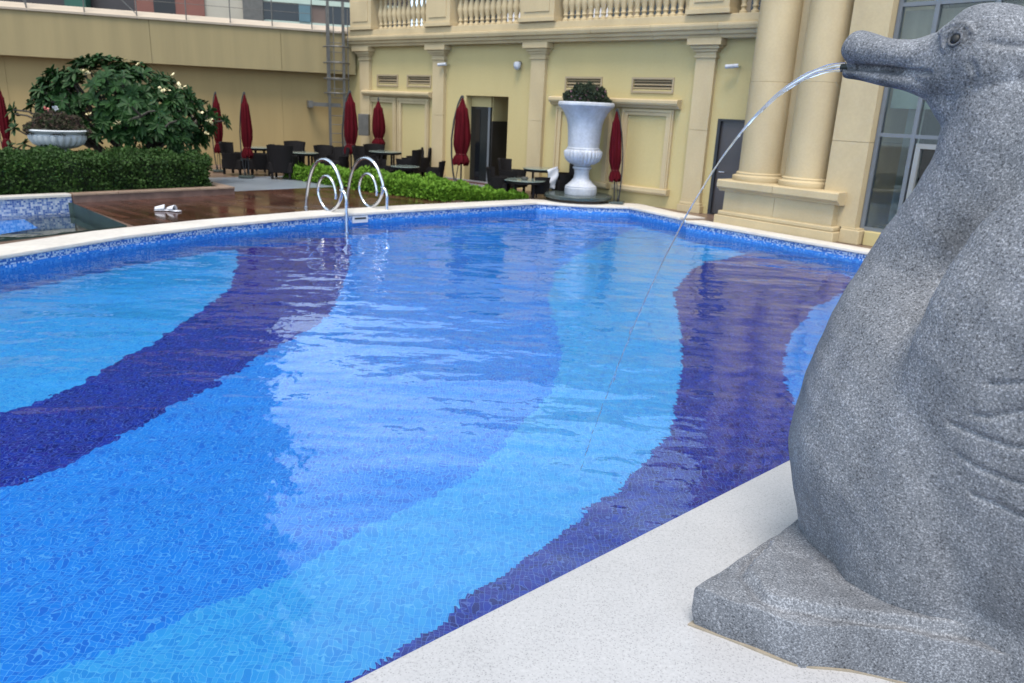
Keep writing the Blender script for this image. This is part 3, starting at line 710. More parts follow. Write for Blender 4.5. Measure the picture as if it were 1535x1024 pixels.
def facadeA():
    root = empty('hotel_wing', W0, WA, label='single storey yellow wing with cream pilasters, cornice and balustraded roof terrace', cat='building')
    holes = [(-6.62, -5.24, -.02, 2.05, 1.05), (.10, .95, -.02, 1.78, .12)]
    vents = [(-9.95, -9.17), (-8.74, -7.90), (-3.57, -2.67), (-1.86, -.96)]
    for a, b in vents: holes.append((a, b, 2.28, 2.47, .12))
    mb = MB(); wall_holes(mb, -11.2, 2.0, -.02, 3.2, holes, .12)
    # back, sides and roof
    mb.add([(-11.2, 6, 0), (2, 6, 0), (2, 6, 3.2), (-11.2, 6, 3.2)], [(0, 1, 2, 3)])
    wl = mb.build('wall', M_yel, root, recalc=False)
    # recessed doorway: glazed door close to the front, deeper bay on the right
    d = MB().box(-6.62, -5.97, .19, .25, .0, 1.80).build('door', simple('black door', (0.014, 0.018, 0.02), .25, .3, 1.2), root)
    MB().box(-6.56, -6.30, .18, .189, .05, 1.74).build('pane', M_darkglass, d)
    MB().box(-6.03, -5.97, .17, .188, 0, 1.80).build('frame', M_frame, d)
    MB().box(-6.62, -5.96, .19, .25, 1.80, 2.06).box(-6.0, -5.94, .25, 1.0, 0, 2.06).box(-5.94, -5.2, 1.0, 1.1, 0, 2.06).build('recess_wall', M_yel, root)
    MB().box(-5.94, -5.90, .20, 1.0, 0, 1.48).build('dark_panel', simple('dark brown panel', (0.02, 0.018, 0.018), .3, .3), root)  # plain dark panel added for the dark lower part of the bay
    MB().box(-7.3, -5.0, -.5, -.003, -.03, .02).box(-6.6, -5.26, -.003, .95, -.03, .02).build('door_step', simple('red granite step', (0.16, 0.05, 0.045), .25, .2, 5), root)
    MB().box(-7.35, -4.95, -.56, -.5, -.03, .03).box(-7.35, -4.95, -.06, 0.0, .021, .045).build('step_edge', simple('pale step edge', (0.35, 0.36, 0.37), .4, .1), root)
    # dark metal door at the right
    d = MB().box(.15, .95, .05, .10, 0, 1.74).build('door', simple('brown grey metal door', (0.07, 0.062, 0.065), .3, .25, 1.5), root)
    MB().box(.10, .16, -.01, .12, -.02, 1.78).box(.16, .95, -.01, .12, 1.74, 1.78).build('door_frame', M_black, d)
    MB().tube([(.24, .03, .80), (.24, .0, .80), (.36, 0, .80)], .012, 6).build('handle', M_steel, d)
    for a, b in vents:
        v = MB().box(a, b, .10, .12, 2.28, 2.47).build('vent', M_dark, root)
        mb = MB()
        for z in (2.30, 2.365, 2.43):
            mb.add([(a, .0, z), (b, .0, z), (b, .07, z+.045), (a, .07, z+.045), (a, .012, z-.012), (b, .012, z-.012), (b, .082, z+.033), (a, .082, z+.033)],
                   [(0, 1, 2, 3), (4, 7, 6, 5), (0, 4, 5, 1), (3, 2, 6, 7), (0, 3, 7, 4), (1, 5, 6, 2)])
        mb.build('louvre', M_creamd, v)
        MB().box(a-.04, b+.04, -.02, 0.0, 2.47, 2.51).box(a-.04, a, -.02, 0.0, 2.25, 2.47).box(b, b+.04, -.02, 0, 2.25, 2.47).box(a-.04, b+.04, -.03, 0, 2.21, 2.25).build('frame', M_creamd, v)
    # blind window surrounds
    def surround(x0, x1, z0, z1, sill=True):
        mb = MB(); t = .15
        mb.box(x0, x0+t, -.06, 0, z0, z1); mb.box(x1-t, x1, -.06, 0, z0, z1); mb.box(x0+t, x1-t, -.058, 0, z1-t*.8, z1)
        mb.box(x0+.03, x0+.06, -.085, -.06, z0, z1-.02); mb.box(x1-.06, x1-.03, -.085, -.06, z0, z1-.02); mb.box(x0+.06, x1-.06, -.083, -.06, z1-.05, z1-.02)
        s_ = mb.build('window_surround', M_cream, root)
        MB().extrude_profile([(0, z1+.02), (-.09, z1+.02), (-.12, z1+.06), (-.17, z1+.08), (-.19, z1+.12), (-.19, z1+.17), (-.16, z1+.19), (0, z1+.20)], x0-.13, x1+.13).build('lintel', M_cream, s_)
        if sill: MB().extrude_profile([(0, z0-.12), (-.12, z0-.12), (-.15, z0-.08), (-.15, z0-.01), (-.13, z0), (0, z0)], x0-.06, x1+.06).build('sill', M_cream, s_)
        MB().box(x0+t, x1-t, -.012, -.003, z0, z1-t*.8).build('panel', M_yel, s_)
        return s_
    def surround_double():
        mb = MB()
        for a, b in ((-10.33, -9.17), (-9.11, -7.90)):
            mb.box(a, a+.14, -.06, 0, 0.1, 1.93); mb.box(b-.14, b, -.06, 0, .1, 1.93); mb.box(a+.14, b-.14, -.058, 0, 1.80, 1.93)
            mb.box(a+.03, a+.06, -.085, -.06, .1, 1.90); mb.box(b-.06, b-.03, -.085, -.06, .1, 1.90); mb.box(a+.06, b-.06, -.083, -.06, 1.87, 1.90)
        s_ = mb.build('window_surround', M_cream, root)
        MB().extrude_profile([(0, 1.945), (-.09, 1.945), (-.12, 1.97), (-.17, 1.99), (-.19, 2.03), (-.19, 2.07), (-.16, 2.09), (0, 2.10)], -10.46, -7.78).build('lintel', M_cream, s_)
    surround_double()
    surround(-3.78, -2.30, .36, 1.90); surround(-2.05, -.84, .36, 1.90)
    # pilasters
    for xc in (-10.42, -7.52, -4.33, -.25):
        hw = .20
        mb = MB()
        mb.box(xc-hw, xc+hw, -.10, 0, .22, 1.55); mb.box(xc-hw, xc+hw, -.10, 0, 1.556, 2.86)
        p = mb.build('pilaster', M_cream, root)
        mb = MB(); mb.box(xc-hw-.05, xc+hw+.05, -.15, 0, -.02, .12, .008); mb.box(xc-hw-.025, xc+hw+.025, -.125, 0, .12, .17, .01); mb.box(xc-hw-.01, xc+hw+.01, -.11, 0, .17, .22); mb.build('base', M_cream, p)
        mb = MB()
        for z0_, z1_, e_ in ((2.86, 2.90, .03), (2.90, 2.97, .012), (2.97, 3.02, .05), (3.02, 3.08, .09), (3.08, 3.20, .15)):
            mb.box(xc-hw-e_, xc+hw+e_, -.10-e_, 0, z0_, z1_, .006)
        mb.build('capital', M_cream, p)
    # cornice
    prof = [(0, 3.20), (-.20, 3.20), (-.22, 3.25), (-.27, 3.265), (-.29, 3.32), (-.34, 3.34), (-.36, 3.40), (-.36, 3.44), (-.30, 3.46), (6, 3.46), (6, 3.38), (0, 3.38)]
    x = -11.3; i = 0
    mb = MB()
    while x < 1.0:
        mb.extrude_profile(prof, x, min(x+1.42, 1.02)-.006); x += 1.42
    mb.build('cornice', M_cream, root, recalc=True)
    # balustrade
    bl = MB().box(-11.2, 1.0, -.28, .12, 3.46, 3.60, .01).build('balustrade_plinth', M_cream, root)
    top = MB().box(-11.2, 1.0, -.30, .14, 4.42, 4.56, .01).build('balustrade_rail', M_cream, root)
    posts = [(-10.72, -9.85), (-7.75, -6.92), (-4.72, -3.78), (-.60, .22)]
    for a, b in posts:
        p = MB().box(a, b, -.32, .16, 3.602, 4.42, .01).build('balustrade_post', M_cream, root)
        MB().box(a-.04, b+.04, -.36, .20, 3.602, 3.69, .008).box(a+.12, b-.12, -.34, -.318, 3.80, 4.30, .006).build('moulding', M_cream, p)
    bp = [(.075, 0), (.075, .05), (.045, .07), (.04, .10), (.06, .13), (.045, .16), (.05, .20), (.085, .32), (.09, .38), (.07, .47), (.04, .58), (.035, .64), (.05, .67), (.04, .70), (.06, .73), (.06, .82)]
    for (a, b, n) in ((-9.80, -7.80, 11), (-6.87, -4.77, 12), (-3.72, -.65, 19), (.27, .95, 3)):
        st = (b-a)/n
        for k in range(n):
            cx = a+st*(k+.5)
            MB().lathe(bp, 12, c=(cx, -.08, 3.60)).build('baluster', M_cream, root, smooth=40)
    # things behind the balustrade: glazed back wall of the roof terrace
    bw = MB().box(-11.0, 2.0, 4.2, 4.4, 3.46, 6.3).build('terrace_wall', simple('terrace back wall', (0.30, 0.24, 0.17), .7, .1), root)
    for k in range(8):
        x = -10.8+k*1.55
        f = MB().box(x, x+1.35, 4.15, 4.198, 3.55, 6.0).build('terrace_window', M_darkglass, root)
        if k in (1, 2, 3, 5): MB().box(x+.2, x+.75, 4.10, 4.148, 3.6, 5.6).build('curtain', M_cloth, f)
    return root
facadeA()

# wall mounted cameras
def wallcam(x, z, k, label, g='security cameras on the yellow wall'):
    r = empty('security_camera', W0+Matrix.Rotation(WA, 3, 'Z') @ Vector((x, 0, z)), WA, label=label, cat='camera', group=g)
    if k == 0:
        MB().tube([(0, -.0, 0), (0, -.10, -.03), (-.03, -.16, 0)], .014, 6).build('bracket', M_steel, r)
        MB().tube([(.02, -.14, .0), (-.20, -.20, -.02)], .038, 10).build('housing', M_white, r, smooth=40)
    else:
        MB().tube([(0, 0, .03), (0, -.06, .03)], .05, 10).build('bracket', M_gal, r)
        MB().lathe([(.0, -.12), (.055, -.10), (.08, -.05), (.085, 0), (.08, .04), (.04, .06), (0, .06)], 16, c=(0, -.10, 0)).build('housing', M_white, r, smooth=True)
wallcam(-7.22, 2.76, 0, 'small wall camera on the yellow wall left of the dark recessed doorway')
wallcam(-4.93, 2.75, 1, 'round dome wall camera above the right corner of the dark recessed doorway')
wallcam(.42, 2.72, 0, 'bullet wall camera with curved cable above the narrow metal door by the columns')

W1 = Vector((3.53, 13.87, 0)); WB = math.atan2(-.765, .644)
def wingB():
    root = empty('column_wing', W1, WB, label='tall cream wing with paired giant columns on a stepped pedestal and grey framed glazing', cat='building')
    # stepped pedestal
    mb = MB(); mb.box(-.02, 2.26, -.0, 1.25, -.02, .14, .012); mb.box(.02, 2.22, .04, 1.25, .14, .22, .02)
    p = mb.build('pedestal', M_cream, root)
    MB().box(.08, 1.08, .10, 1.25, .222, .56).box(1.087, 2.15, .10, 1.25, .222, .56).build('die', M_cream, p)
    MB().extrude_profile([(1.25, .56), (.07, .56), (.04, .60), (.0, .615), (-.02, .64), (-.02, .74), (0, .76), (1.25, .76)], -.02, 1.085).extrude_profile([(1.25, .56), (.07, .56), (.04, .60), (.0, .615), (-.02, .64), (-.02, .74), (0, .76), (1.25, .76)], 1.092, 2.25).build('cap', M_cream, p)
    for xc in (.44, 1.36):
        c = MB().lathe([(.362, .90), (.360, 2.40), (.353, 2.404), (.353, 2.41), (.358, 2.414), (.352, 3.0), (.33, 6.8)], 56, c=(xc, .55, 0)).build('column', M_cream, root, smooth=25)
        MB().lathe([(.45, .762), (.46, .80), (.455, .84), (.41, .85), (.395, .87), (.40, .89), (.385, .905), (.362, .91)], 56, c=(xc, .55, 0)).build('column_base', M_cream, c, smooth=30)
        MB().lathe([(.34, 6.8), (.42, 6.9), (.42, 7.0), (.5, 7.1), (.5, 7.25)], 40, c=(xc, .55, 0)).build('capital', M_cream, c, smooth=30)
    # wall behind the columns and pier right of them
    mb = MB(); mb.box(-.1, 1.85, 1.0, 1.6, -.02, 7.25); mb.box(.70, 1.10, .62, 1.0, .77, 7.25); mb.build('wall', M_cream, root)
    mb = MB()
    for z0_, z1_ in ((.22, 1.53), (1.536, 3.6), (3.606, 5.4), (5.406, 7.25)): mb.box(1.86, 2.46, .25, 1.6, z0_, z1_)
    pr = mb.build('pier', M_cream, root)
    MB().box(2.26, 2.58, .18, 1.6, -.02, .20, .012).box(2.26, 2.54, .215, 1.6, .20, .225).build('pier_base', M_cream, pr)
    # entablature and upper storeys (seen mirrored in the pool)
    mb = MB(); mb.box(-.4, 14, -.2, 2, 7.25, 7.9, .03); mb.box(-.5, 14, -.35, 2, 7.9, 8.15, .03); mb.build('entablature', M_cream, root)
    mb = MB(); wh = []
    for k in range(7):
        for r_ in range(2): wh.append((.5+k*1.9, 1.7+k*1.9, 8.9+r_*2.7, 10.8+r_*2.7, .15))
    wall_holes(mb, -.1, 14, 8.15, 14.5, wh, .15, y=.3); mb.box(-.1, 14, .5, 7, 14.3, 14.5); mb.add([(-.1, .3, 3.2), (-.1, 7, 3.2), (-.1, 7, 14.5), (-.1, .3, 14.5)][:0], [])
    mb.add([(-.1, .5, 8.15), (-.1, 7, 8.15), (-.1, 7, 14.5), (-.1, .5, 14.5)], [(0, 1, 2, 3)])
    mb.build('upper_wall', M_yel, root, recalc=False)
    for h in wh: MB().box(h[0], h[1], .44, .46, h[2], h[3]).build('upper_window', M_darkglass, root)
    MB().box(-.1, 0.3, 1.6, 6, 3.5, 7.25).build('side_wall', M_cream, root)
    # sill and glazing
    MB().box(2.60, 12, .30, .75, -.02, .20, .01).build('sill', M_yel, root)
    fr = MB()
    vx = [2.47, 3.0, 3.78, 4.5, 5.4, 6.3, 7.2, 8.1, 9.0, 9.9, 10.8, 11.7]
    for x in vx: fr.box(x, x+.06, .40, .50, .20, 7.25)
    for z in (.20, 1.63, 3.46, 5.3, 7.15): 
        for a, b in zip(vx[:-1], vx[1:]): fr.box(a+.06, b, .405, .495, z, z+.055)
    wn_ = fr.build('window_frame', M_frame, root)
    MB().box(2.53, 11.7, .44, .455, .26, 7.15).build('glass', M_glass, wn_)
    df = MB().box(3.10, 3.17, .385, .50, .20, 1.56).box(3.17, 3.70, .385, .50, 1.49, 1.56).box(3.64, 3.70, .385, .50, .2, 1.49).build('door_frame', simple('pale grey frame', (0.30, 0.31, 0.31), .4, .05), wn_)
    # room behind
    rm = MB(); rm.box(1.9, 12, 3.4, 3.5, 0, 7.2); rm.box(1.87, 1.9, .8, 3.4, 0, 7.2); rm.build('room_wall', simple('room wall', (0.10, 0.09, 0.07), .7, .2), root)
    MB().box(1.9, 12, .5, 3.4, -.01, .01).build('room_floor', simple('room floor', (0.05, 0.045, 0.04), .4, .2), root)
    MB().box(1.9, 12, .75, 3.4, 3.05, 3.2).build('room_ceiling', simple('room ceiling', (0.35, 0.42, 0.38), .7, .05), root)
    cu = MB()
    for a, b in ((2.75, 2.85), (2.9, 2.98), (4.3, 4.9)):
        n = 12; vs = []
        for i in range(n+1):
            t = i/n; x = a+(b-a)*t; y = .72+.03*math.sin(i*2.2)
            vs += [(x, y, .25), (x, y, 3.0)]
        cu.add(vs, [(2*i, 2*i+2, 2*i+3, 2*i+1) for i in range(n)])
    cu.build('curtain', simple('sheer curtain', (0.55, 0.58, 0.55), .9, .1), root, recalc=False)
    bl = MB()
    bl.box(2.52, 12, .56, .58, 2.62, 3.42); bl.build('roller_blind', simple('beige blind', (0.36, 0.31, 0.24), .8, .08, 3, stretch=(6, 6, .3)), root)
    MB().box(2.52, 12, .60, .62, 2.05, 2.58).build('valance', simple('pale green valance', (0.30, 0.38, 0.33), .8, .08, 2), root)
    MB().box(2.72, 3.2, .85, 1.4, .01, .62, .04).build('cabinet', simple('dark cabinet', (0.02, 0.018, 0.016), .5, .2), root)
wingB()

# left wall with projecting band
L0 = Vector((-4.62, 22.25, 0)); LA = R(20)
def leftwall():
    root = empty('retaining_wall', L0, LA, label='long olive yellow wall with overhanging parapet band along the left', cat='wall')
    J = [0, -1.95, -5.1, -8.45, -11.6, -14.8, -19, -24]
    mb = MB()
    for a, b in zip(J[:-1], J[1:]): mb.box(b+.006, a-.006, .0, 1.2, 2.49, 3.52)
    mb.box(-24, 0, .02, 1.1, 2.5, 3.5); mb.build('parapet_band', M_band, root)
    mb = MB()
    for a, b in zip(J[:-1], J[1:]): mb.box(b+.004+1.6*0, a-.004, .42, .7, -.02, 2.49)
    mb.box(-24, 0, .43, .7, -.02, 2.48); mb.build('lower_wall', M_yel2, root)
    MB().extrude_profile([(-.05, 3.522), (-.06, 3.57), (.35, 3.72), (1.2, 3.74), (1.2, 3.522)], -24, .05).build('ledge', simple('cream ledge', (0.60, 0.50, 0.39), .7, .06, 2), root)
    return root
leftwall()
Lm = Matrix.Translation(L0) @ Matrix.Rotation(LA, 4, 'Z')
def lpix(px, py, off_=0.0):
    """x,z on the plane of the left wall"""
    d = cF*FPX + cR*(px-767.5) - cU*(py-512); n = Lm.to_3x3() @ Vector((0, 1, 0)); P = Lm @ Vector((0, off_, 0))
    C0 = Vector((0, 0, HC)); t = (P-C0).dot(n)/d.dot(n); q = Lm.inverted() @ (C0+d*t); return q.x, q.z
def railing():
    root = empty('wire_railing', L0, LA, label='thin grey posts and wires standing on the cream parapet ledge', cat='railing')
    xs = []
    for px in (-110, -30, 45, 130, 207, 280, 345, 407, 466):
        x, _ = lpix(px, 30, .2); xs.append(x)
        MB().tube([(x, -.03, 3.50), (x, -.03, 4.75)], .016, 6).build('post', M_gal, root)
    for z in (3.95, 4.15, 4.35, 4.7): MB().tube([(min(xs), -.03, z), (max(xs), -.03, z)], .006, 4).build('wire', M_gal, root)
    for a, b in ((45, 30), (207, 160)):
        x, _ = lpix(a, 30, .2); x2, _ = lpix(b, 30, .2); MB().tube([(x, -.03, 3.62), (x2-.1, .2, 4.4)], .012, 5).build('brace', M_gal, root)
railing()
def cage():
    root = empty('caged_ladder', L0, LA, label='grey steel caged ladder climbing the wall in the inner corner', cat='ladder')
    xl, _ = lpix(494, 150, -.1); xr, _ = lpix(516, 150, -.1)
    for x in (xl, xr): MB().box(x-.035, x+.035, -.16, -.10, .25, 4.3).build('rail', M_gal, root)
    z = .45
    while z < 3.5: MB().tube([(xl+.035, -.13, z), (xr-.035, -.13, z)], .011, 6).build('rung', M_gal, root); z += .235
    cx = (xl+xr)/2; r_ = .33
    for z in (1.98, 2.35, 2.75, 3.15):
        MB().tube([(cx+math.cos(a)*r_, -.16-math.sin(a)*.55, z) for a in [math.pi*i/12 for i in range(13)]], .022, 6).build('hoop', M_gal, root)
    for a in (.5, 1.15, 1.95, 2.6): MB().tube([(cx+math.cos(a)*r_*.97, -.16-math.sin(a)*.53, 1.9), (cx+math.cos(a)*r_*.97, -.16-math.sin(a)*.53, 4.1)], .014, 5).build('cage_bar', M_gal, root)
    MB().box(xl-.52, xr-.1, -.10, -.02, 1.62, 1.72).box(xl-.56, xl-.44, -.12, .42, 1.58, 1.76).build('bracket', M_gal, root)
    MB().tube([(xl, -.13, 3.05), (xl, .0, 3.05)], .02, 6).tube([(xr, -.13, 3.05), (xr, .0, 3.05)], .02, 6).build('fixing', M_black, root)
cage()
x_, z_ = lpix(541, 197)
tag(MB().box(-.14, .14, -.12, .12, -.28, .28, .01).build('utility_box', M_gal, None, loc=(-4.25, 21.45, 1.2)), 'grey metal utility box on the wall beside the corner pilaster', 'box')
bpy.context.view_layer.update()

# buildings beyond the parapet
def tower():
    c = Vector((-9, 30, 0)); rz = R(16)
    root = empty('hotel_tower', c, rz, label='dark glazed building with red brown panels and pale green frames behind the parapet', cat='building')
    def lx(px, py=20):
        d = cF*FPX + cR*(px-767.5) - cU*(py-512); m = Matrix.Translation(c) @ Matrix.Rotation(rz, 4, 'Z'); n = m.to_3x3() @ Vector((0, 1, 0))
        C0 = Vector((0, 0, HC)); t = (c-C0).dot(n)/d.dot(n); q = m.inverted() @ (C0+d*t); return q.x, q.z
    X = {p: lx(p)[0] for p in (-250, 0, 60, 165, 205, 308, 365, 378, 395, 448, 465, 490, 532)}
    zs = lambda py, px=450: lx(px, py)[1]
    zt = 34
    e = X[395]
    MB().box(-40, e, .0, 10, 0, zt).build('wall', M_darkcl, root)
    for k in range(10):
        z = 6.0+k*2.9
        MB().box(-40, e+.0, -.10, -.002, z, z+.5).build('floor_band', M_darkcl if k % 3 else M_brownred, root)
    for k in range(12):
        x = e-1.0-k*3.1
        MB().box(x-2.1, x, -.08, -.003, 6.6, zt-1).build('window_strip', M_darkglass, root)
    MB().box(X[205], X[308], -.25, -.003, 2.5, 5.9).build('panel', M_brownred, root)
    MB().box(X[308], X[365], -.15, -.003, 2.5, 5.9).build('panel', M_beigecl, root)
    MB().box(X[365], X[395], -.35, -.003, 2.5, 5.9).build('panel', M_gal, root)
    MB().box(X[60]+1.6, X[165]-1.2, -.8, -.003, 2.5, 5.2).build('awning', M_greencl, root)
    MB().box(X[165], X[205], -.2, -.003, 2.5, 5.9).build('panel', M_darkcl, root)
    MB().box(X[205]+.6, X[205]+1.3, -.262, -.251, 2.5, 5.0).build('opening', M_dark, root)
    # low glazed wing to the right
    lw = MB().box(e+.002, X[532]+2, .0, 6, 0, 6.2).build('low_wing', M_darkcl, root)
    z1, z2 = zs(36), zs(4)
    MB().box(e+.01, X[532]+2, -.12, -.003, z1-.12, z1+.06).box(e+.01, X[532]+2, -.12, -.003, z2-.05, z2+.12).build('frame_rail', M_palegreen, lw)
    MB().box(e+.01, X[448], -.06, -.003, z1+.07, z2-.06).box(X[490], X[532]+1.9, -.06, -.003, z1+.07, z2-.06).build('window', M_darkglass, lw)
    MB().box(X[448], X[465], -.16, -.003, z1+.07, z2-.06).build('window', simple('blue green glass', (0.08, 0.16, 0.19), .1, .1), lw)
    MB().box(X[465]+.05, X[490], -.05, -.003, z1+.07, z2-.06).build('window', simple('dull brown blind', (0.16, 0.11, 0.09), .6, .1), lw)
tower()

# ================================================================ FURNITURE
def make_chair():
    r = empty('wicker_armchair', (0, 0, 0)); S = 1.0
    def arc(r1, r2, z0a, z1fn, a0, a1, n=16):
        mb = MB(); vs = []; fs = []
        for i in range(n+1):
            a = a0+(a1-a0)*i/n; zt = z1fn(a)
            for rr, z in ((r1, z0a), (r1+.03, z0a), (r2+.045, zt), (r2, zt)): vs.append((rr*math.cos(a), rr*math.sin(a)*1.0, z))
        for i in range(n):
            for k in range(4): fs.append((4*i+k, 4*i+(k+1) % 4, 4*(i+1)+(k+1) % 4, 4*(i+1)+k))
        fs += [(0, 1, 2, 3), (4*n, 4*n+1, 4*n+2, 4*n+3)]
        return mb.add(vs, fs)
    b = arc(.205, .27, .15, lambda a: .74-.02*abs(a-math.pi/2), R(35), R(145)); b.build('backrest', M_wicker, r)
    for a0, a1 in ((R(-50), R(34)), (R(146), R(230))):
        arc(.215, .25, .13, lambda a: .50, a0, a1, 8).build('armrest', M_wicker, r)
    MB().box(-.225, .225, -.25, .20, .13, .36, .02).build('seat', M_wicker, r)
    for x in (-.17, .17):
        for y in (-.19, .17): MB().box(x-.02, x+.02, y-.02, y+.02, 0, .24).build('leg', M_wicker, r)
    return r
def make_table(rad=.36, h=.60):
    r = empty('round_table', (0, 0, 0))
    MB().lathe([(rad, 0), (rad+.01, .01), (rad, .02), (0, .021)], 32, c=(0, 0, h-.02)).build('tabletop', simple('green grey glass top', (0.20, 0.25, 0.23), .12, .1), r, smooth=30)
    MB().lathe([(rad-.02, h-.07), (rad-.01, h-.022)], 32).build('rim', M_wicker, r)
    for a in range(4):
        x, y = math.cos(a*1.5708+.785)*rad*.62, math.sin(a*1.5708+.785)*rad*.62
        MB().box(x-.022, x+.022, y-.022, y+.022, 0, h-.07).build('leg', M_wicker, r)
    return r
def bp(px, depth, z=0.0):
    """ground spot seen in column px at the given distance"""
    q = dp(px, 260, depth); return Vector((q.x, depth, z))
chairs = [ # px, depth, facing angle (0 = front towards camera), scale, label
 (354, 18.7, 80, 1.0, 'black wicker armchair at the far left end of the terrace, beside the leftmost table'),
 (392, 18.9, -75, .98, 'black wicker armchair directly right of the arched umbrella pole, tucked under the leftmost table'),
 (424, 18.2, 185, 1.05, 'black wicker armchair seen from behind in front of the two left tables'),
 (440, 20.4, 0, 1.0, 'black wicker armchair facing the pool behind the two left tables'),
 (487, 20.5, 20, .9, 'black wicker armchair just left of the foot of the caged ladder'),
 (506, 20.0, -20, .9, 'black wicker armchair against the foot of the caged ladder'),
 (549, 19.6, 75, 1.0, 'black wicker armchair at the left side of the middle table, nearest the ladder handrails'),
 (562, 20.7, 15, 1.0, 'black wicker armchair behind the middle table, under the small straight umbrella'),
 (612, 19.4, -100, 1.0, 'black wicker armchair on the right of the middle table, back to the camera side'),
 (627, 20.3, -60, 1.0, 'black wicker armchair in front of the right hand blind window panel'),
 (652, 18.7, -95, .72, 'low black wicker armchair alone beside the low coffee table'),
 (580, 18.9, 70, .66, 'low black wicker armchair mostly hidden by the light green hedge'),
 (768, 17.4, 60, .98, 'black wicker armchair at the left of the round table before the dark doorway'),
 (748, 16.6, 80, .80, 'low black wicker armchair nearest the end of the light green hedge'),
 (849, 17.1, -70, .98, 'black wicker armchair with the white towel, beside the tall urn'),
 (812, 16.65, 190, .60, 'low black wicker stool-like armchair in front of the ashtray table'),
]
proto = make_chair()
for i, (px, dep, ang, s, lab) in enumerate(chairs):
    o = proto if i == 0 else copy_tree(proto)
    o.location = bp(px, dep); o.rotation_euler = (0, 0, R(ang)); o.scale = (s*1.12, s*1.12, s)
    tag(o, lab, 'chair', 'wicker chairs on the terrace')
tables = [(391, 19.6, .36, .60, 'round glass topped table beside the leftmost red umbrella on the open terrace'),
 (457, 18.9, .33, .57, 'round glass topped table directly left of the green hedge end'),
 (578, 20.1, .42, .61, 'round glass topped table between the chairs in front of the double blind window'),
 (607, 18.7, .34, .37, 'low round coffee table with pale top just above the light green hedge'),
 (811, 17.2, .40, .57, 'round table with green grey top left of the tall white urn'),
 (787, 16.5, .44, .37, 'low round table with an ashtray, at the right end of the green hedge')]
for i, (px, dep, rad, h, lab) in enumerate(tables):
    o = make_table(rad, h); o.location = bp(px, dep); tag(o, lab, 'table', 'round tables on the terrace')
t_ = bp(787, 16.5, .372)
a_ = empty('ashtray', t_, 0, label='small grey ashtray on the low round table', cat='ashtray')
MB().lathe([(.05, 0), (.07, .01), (.075, .05), (.06, .05), (.05, .015), (0, .015)], 16).build('bowl', M_gal, a_, smooth=40)
# towel draped over the arm of the chair by the urn
tw = MB(); vs = []; fs = []
p0 = bp(827, 16.78); n = 10
for j in range(7):
    for i in range(n+1):
        u = i/n; v = j/6
        vs.append((p0.x-.10+.22*v+.03*math.sin(u*5), p0.y+.05*v-.02*math.sin(u*9+v*4), .57-.38*u-.02*v+.10*v*(1-u)))
for j in range(6):
    for i in range(n): fs.append((j*(n+1)+i, j*(n+1)+i+1, (j+1)*(n+1)+i+1, (j+1)*(n+1)+i))
tw.add(vs, fs); o = tw.build('towel', M_cloth, None, smooth=True, recalc=False)
sm = o.modifiers.new('thick', 'SOLIDIFY'); sm.thickness = .012
tag(o, 'white towel draped over the wicker chair beside the urn', 'towel')

def make_umbrella(straight=False):
    r = empty('closed_umbrella', (0, 0, 0))
    def fn(a, z):
        f = 1+.16*math.sin(a*8)+.06*math.sin(a*5+z*6)
        return f
    prof = [(.02, 1.93), (.045, 1.86), (.085, 1.74), (.125, 1.70), (.135, 1.60), (.165, 1.35), (.185, 1.1), (.18, .92), (.135, .76), (.115, .71), (.15, .66), (.19, .57), (.185, .50)]
    lo = .30 if straight else 0
    mb = MB(); k = .85 if straight else 1
    mb.lathe([(ra*k, z*(1-lo*.0) if not straight else .72+(z-.5)*.80) for ra, z in prof], 48, fn=fn)
    # ragged hem
    mb.v = [(x, y, z+(.045*math.sin(math.atan2(y, x)*8+1) if i >= 48*12 else 0)) for i, (x, y, z) in enumerate(mb.v)]
    cn = mb.build('canopy', M_red, r, smooth=60)
    zt = .72+(.71-.5)*.8 if straight else .71
    MB().tube([(math.cos(a)*.12*k, math.sin(a)*.12*k, zt) for a in [i*.2618*2 for i in range(13)]], .012, 5).build('tie', simple('dark red strap', (0.12, 0.008, 0.012), .8, .2), cn)
    MB().tube([(0, 0, .02), (0, 0, 1.95)], .02, 8).build('pole', M_black, r)
    if not straight:
        pts = [(-.14, 0, .03), (-.20, 0, .3), (-.245, 0, .7), (-.25, 0, 1.05), (-.20, 0, 1.45), (-.11, 0, 1.80), (-.03, 0, 1.97), (.0, 0, 1.98), (.02, 0, 1.93)]
        MB().tube(pts, .021, 8).build('arched_arm', M_black, r, smooth=True)
        MB().tube([(-.14, 0, .06), (-.10, 0, .3), (-.06, 0, .55)], .012, 6).build('strut', M_black, r)
        MB().box(-.34, .16, -.25, .25, 0, .05, .01).build('base', M_plate, r)
        MB().lathe([(.035, 0), (.05, .05), (.03, .09)], 10, c=(-.14, 0, .05)).build('foot_joint', M_black, r)
    else:
        MB().lathe([(.2, 0), (.2, .05), (.05, .07)], 20).build('base', M_plate, r)
        MB().lathe([(.03, 0), (.02, .05), (0, .07)], 8, c=(0, 0, 1.9)).build('finial', M_black, r)
    return r
uproto = make_umbrella(); ustr = make_umbrella(True)
ups = [(17, 17.7, .90, 10, .62, 'closed crimson umbrella standing alone at the far left behind the bowl planter'),
 (331, 19.2, .94, 25, .66, 'closed crimson umbrella half hidden behind the right edge of the tree'),
 (373, 18.0, .95, 5, .72, 'closed crimson umbrella with thin arched pole beside the leftmost chairs'),
 (527, 20.3, 1.03, 20, .95, 'closed crimson umbrella in front of the caged ladder'),
 (691, 18.35, 1.02, 0, 1.05, 'large closed crimson umbrella left of the dark recessed doorway'),
 (924, 16.1, .95, 165, .72, 'closed crimson umbrella with its arched pole on the right, beside the tall urn')]
